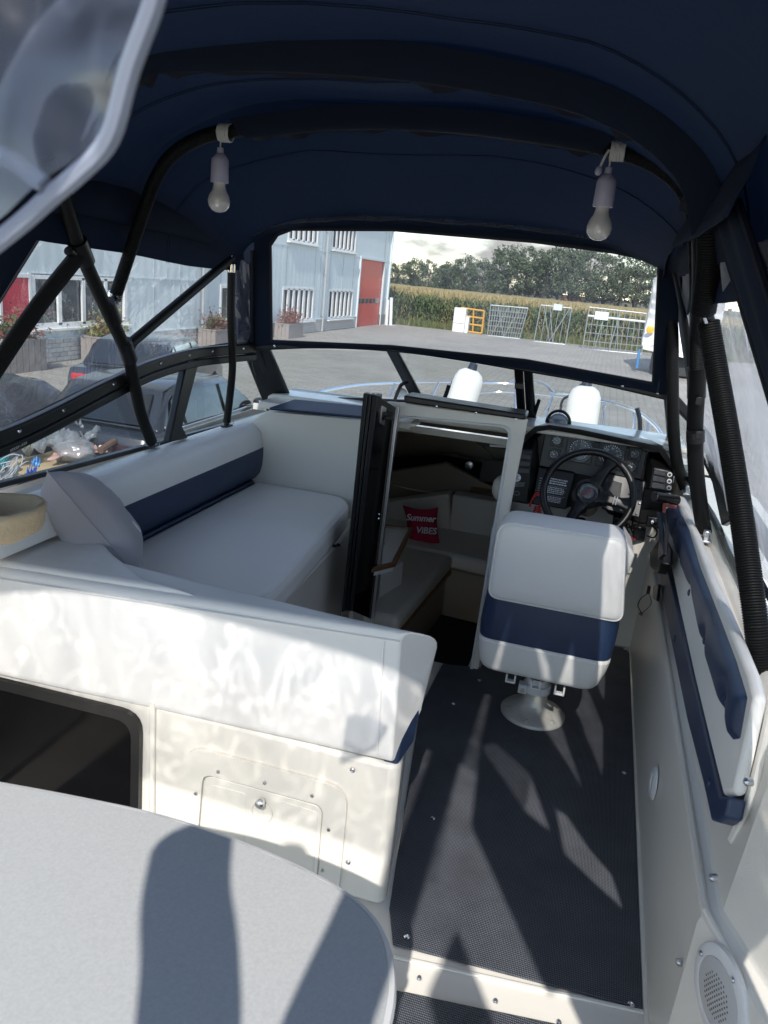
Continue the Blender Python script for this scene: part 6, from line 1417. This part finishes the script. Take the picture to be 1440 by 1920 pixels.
# ---- parked cars
def car(name, loc, rz_, label, body, L_=4.4, W_=1.78, H_=1.46, tail='tail_red'):
    t = thing(name, loc, label, 'car'); hw = W_/2
    def put(g, nm, m_, par, bev=0., seg=2, sm=45):
        g.v = [p+V(loc) for p in g.v]; return g.build(nm, m_, par, bev, seg, sm)
    prof_ = [(-L_/2, .45), (-L_/2+.02, .78), (-L_/2+.12, .96), (-L_/2+.75, 1.0), (L_/2-1.35, .98), (L_/2-.35, .84), (L_/2-.03, .68), (L_/2, .42), (L_/2-.1, .25), (-L_/2+.1, .25)]
    g = G(); rows = []
    for u in (-1, -.97, -.88, 0, .88, .97, 1):
        k_ = {1: .86, .97: .96, .88: 1.0, 0: 1.02}[abs(u)]
        rows.append([V((x*(.985 if abs(u) > .9 else 1), u*hw, .62+(z-.62)*k_)) for x, z in prof_])
    g.loft(rows, closed=True, cap=True); b_ = put(g, 'body', body, t, .03, 2, 50)
    rf = [(-L_/2+.45, .96), (-L_/2+.85, H_-.05), (-L_/2+1.25, H_), (L_/2-1.95, H_-.02), (L_/2-1.15, .96)]
    g = G(); rows = []
    for u in (-1, -.9, 0, .9, 1):
        rows.append([V((x+(0), u*(hw*(.95-.20*max(0, (z-.96)/(H_-.96)))), z-(.04 if abs(u) == 1 else 0))) for x, z in rf])
    g.loft(rows, closed=True, cap=True); put(g, 'cabin', body, b_, .05, 3, 50)
    for s_ in (-1, 1):
        def sp(x, z): return V((x, s_*(hw*(.955-.20*(z-.96)/(H_-.96))+.012), z))
        for q in (([-L_/2+.72, -L_/2+1.0, -L_/2+1.0, -L_/2+.86], [1.0, 1.0, H_-.10, H_-.16]), ([-L_/2+1.08, -.12, -.12, -L_/2+1.08], [1.0, 1.0, H_-.09, H_-.09]), ([-.02, L_/2-1.35, L_/2-1.9, -.02], [1.0, 1.0, H_-.10, H_-.09])):
            g = G(); g.prism([sp(x, z) for x, z in zip(*q)], (0, -s_*.012, 0)); put(g, 'side_window', cglass, t, .0)
        g = G(); g.blob((L_/2-1.35, s_*(hw+.08), 1.03), (.09, .11, .075), 2); put(g, 'mirror', body, t)
        g = G(); g.tube([(-L_/2+.7, s_*(hw*.965), .975), (L_/2-1.3, s_*(hw*.965), .975)], .010, 6, 1); put(g, 'window_trim', chrome, t)
        g = G(); g.box((-.35, s_*(hw+.012), .86), (.18, .025, .03)); put(g, 'door_handle', body, t, .006)
        for x in (-L_/2+.85, L_/2-.85):
            g = G(); g.lathe((x, s_*(hw-.19), .32), (0, s_, 0), [(.32, 0), (.33, .03), (.33, .19), (.30, .21), (.22, .20)], 24); w_ = put(g, 'wheel', mat('tyre', (.015, .015, .015), .8), t)
            g = G(); g.lathe((x, s_*(hw-.01), .32), (0, s_, 0), [(.21, 0), (.20, .02), (.05, .012), (0, .02)], 10); put(g, 'rim', steel, w_)
        g = G(); g.box((-L_/2+.045, s_*(hw-.34), .80), (.10, .52, .13)); tl = put(g, 'tail_light', mat(tail, (.45, .01, .012) if tail == 'tail_red' else (.03, .004, .005), .15, coat=.4), t, .03)
        g = G(); g.box((-L_/2+.035, s_*(hw-.52), .80), (.10, .12, .09)); put(g, 'reverse_light', mat('lens_white', (.7, .7, .7), .15), tl, .02)
        g = G(); g.box((L_/2-.10, s_*(hw-.32), .70), (.16, .42, .12)); put(g, 'headlight', mat('lens_white', (.7, .7, .7), .15), t, .03)
    g = G(); g.prism([V((-L_/2+.50, -hw*.70, 1.02)), V((-L_/2+.50, hw*.70, 1.02)), V((-L_/2+.78, hw*.62, H_-.10)), V((-L_/2+.78, -hw*.62, H_-.10))], (-.035, 0, .005)); put(g, 'rear_window', cglass, t)
    g = G(); g.prism([V((L_/2-1.2, -hw*.78, 1.0)), V((L_/2-1.2, hw*.78, 1.0)), V((L_/2-1.9, hw*.66, H_-.06)), V((L_/2-1.9, -hw*.66, H_-.06))], (.04, 0, .02)); put(g, 'windscreen', cglass, t)
    g = G(); g.box((-L_/2-.005, 0, .62), (.02, .52, .11)); put(g, 'number_plate', mat('plate_yellow', (.65, .45, .03), .5), t)
    t.rotation_euler = (0, 0, rz_); return t
carm = mat('black_car_paint', (.010, .013, .022), .22, coat=.8, var=(2, .1))
carm2 = mat('dark_car_paint', (.018, .020, .024), .25, coat=.8)
car('parked_car', (-8.7, 14.0, GZ), math.pi/2+.25, 'black hatchback with red tail lights parked before the warehouse', carm)
car('parked_car', (-5.75, 9.7, GZ), math.pi/2+.02, 'dark grey car parked close along the port side of the boat', carm2, tail='tail_smoked')
# black sheeted trailer and loose rubbish beside it
tarp = mat('black_sheet', (.02, .019, .018), .22, bump=(5, .8, .05), coat=.3)
tb_ = thing('sheeted_trailer', (-7.6, 7.9, GZ), 'trailer load covered with shiny creased black plastic sheet', 'trailer')
g = G(); rows = []
for i in range(15):
    r = []
    for j in range(15):
        u, v = i/14, j/14; x = -8.9+2.4*u; y = 6.6+2.6*v; e = min(u, 1-u, v, 1-v); h = GZ+.55+.72*min(1, e*5)**.6+.14*noise.noise(V((x*1.7, y*1.7, 2)))+.06*noise.noise(V((x*5, y*5, 0)))
        r.append(V((x, y, h)))
    rows.append(r)
g.loft(rows); g.build('black_sheet', tarp, tb_, smooth=70)
g = G(); g.box((-7.7, 7.9, GZ+.42), (2.3, 2.5, .3)); g.build('trailer_bed', blk, tb_, .02)
for s_ in (-1, 1):
    g = G(); g.lathe((-7.7+s_*1.1, 7.9, GZ+.3), (s_, 0, 0), [(.3, 0), (.3, .18), (.2, .19)], 18); g.build('wheel', mat('tyre', (.015, .015, .015), .8), tb_)
ot = thing('open_trailer', (-5.5, 6.6, GZ), 'low open trailer bed loaded with packing waste under the port windows', 'trailer')
g = G(); g.box((-5.6, 6.75, GZ+.50), (1.7, 3.6, .12)); g.build('trailer_bed', mat('grey_bed', (.10, .10, .10), .7), ot, .01)
for s_ in (-1, 1):
    g = G(); g.box((-5.6+s_*.85, 6.75, GZ+.65), (.05, 3.6, .3)); g.build('side_board', galv, ot, .005)
    g = G(); g.lathe((-5.6+s_*.9, 6.6, GZ+.3), (s_, 0, 0), [(.3, 0), (.3, .16), (.2, .17)], 18); g.build('wheel', mat('tyre', (.015, .015, .015), .8), ot)
bz = GZ+.56
def sheet(name, label, cat, pts, m_, h, seed, bump_=.05, n=12):
    q = [at(*p, Z=h) for p in pts]; g = G(); rows = []
    for i in range(n+1):
        rows.append([q[0].lerp(q[1], j/n).lerp(q[3].lerp(q[2], j/n), i/n)+V((0, 0, bump_*noise.noise(V((i*.55+seed, j*.55, 1)))+bump_*.7*noise.noise(V((i*1.3+seed, j*1.3, 5)))+bump_*.6)) for j in range(n+1)])
    g.loft(rows); o = g.build(name, m_, None, smooth=70, solid=.004); return tag(o, label, cat)
clearb = film('packing_film', (.86, .88, .88), .25, 7, 1.0, haze=.30, hcol=(.8, .82, .82), rough=.1)
sheet('cardboard', 'flattened tan cardboard sheet on the packing waste', 'cardboard', [(15, 905), (20, 868), (230, 815), (255, 850)], mat('cardboard_tan', (.45, .34, .2), .8, var=(5, .1)), -.86, 1, .03)
sheet('red_paper', 'crumpled pale red paper lying on the cardboard', 'paper', [(88, 868), (110, 845), (210, 825), (225, 848)], mat('pale_red', (.50, .30, .25), .7, var=(8, .15)), -.78, 4, .05)
sheet('plastic_film', 'crumpled clear plastic film heaped behind the cardboard', 'plastic film', [(10, 865), (40, 815), (150, 800), (190, 830)], clearb, -.72, 7, .14, 22)
sheet('plastic_film', 'wide grey translucent plastic sheet spread toward the parked car', 'plastic film', [(110, 830), (150, 795), (330, 790), (345, 822)], clearb, -.80, 11, .12, 22)
sheet('green_bag', 'light green plastic bag below the side window frame', 'bag', [(5, 850), (40, 832), (70, 830), (50, 846)], mat('bag_green', (.38, .47, .15), .5), -.66, 13, .06)
sheet('teal_bag', 'teal plastic bag at the aft end of the waste', 'bag', [(-15, 880), (-5, 862), (18, 862), (10, 880)], mat('bag_teal', (.02, .28, .30), .45), -.70, 15, .06)
sheet('blue_bag', 'crumpled blue plastic bag beside the tangled wire', 'bag', [(44, 902), (54, 890), (70, 886), (66, 897)], mat('bag_blue', (.05, .13, .5), .4), -.74, 17, .06)
sheet('blue_cup', 'pale blue plastic wrapper on the cardboard', 'wrapper', [(60, 880), (64, 868), (76, 867), (74, 880)], mat('bag_sky', (.13, .35, .66), .4), -.72, 19, .06)
g = G(); g.blob(at(142, 846, Z=-.72), (.20, .20, .13), 3, .5); tag(g.build('bubble_bag', clearb, smooth=80), 'round clear plastic bag on the red paper', 'bag')
rw = random.Random(8); g = G()
for k_ in range(7):
    c_ = at(rw.uniform(5, 42), rw.uniform(880, 900), Z=-.70); r_ = rw.uniform(.10, .2); ph = rw.uniform(0, 6)
    g.tube([c_+V((math.cos(t+ph)*r_, math.sin(t+ph)*r_*.8, .10*math.sin(t*1.5+ph)+.05)) for t in [i*.55 for i in range(9)]], .006, 5, 4)
tag(g.build('tangled_wire', mat('wire_grey', (.35, .36, .38), .5)), 'tangled loops of thin grey wire on the waste', 'wire')
g = G(); g.tube([at(140, 785, Z=-.55), at(170, 850, Z=-.72)], .014, 8, 1); tag(g.build('thin_rod', mat('rod_grey', (.12, .12, .12), .5)), 'thin grey rod standing among the packing waste', 'rod')
g = G(); g.tube([at(188, 845, Z=-.7), at(214, 828, Z=-.66)], .04, 8, 1); tag(g.build('rusty_pipe', mat('rust', (.13, .07, .04), .8)), 'short rusty pipe on the plastic sheet', 'pipe')
g = G(); g.tube([at(212, 742, Z=-.30), at(345, 824, Z=-.62)], .018, 8, 1); tag(g.build('metal_pole', steel), 'long bright metal pole lying across beside the car', 'pole')
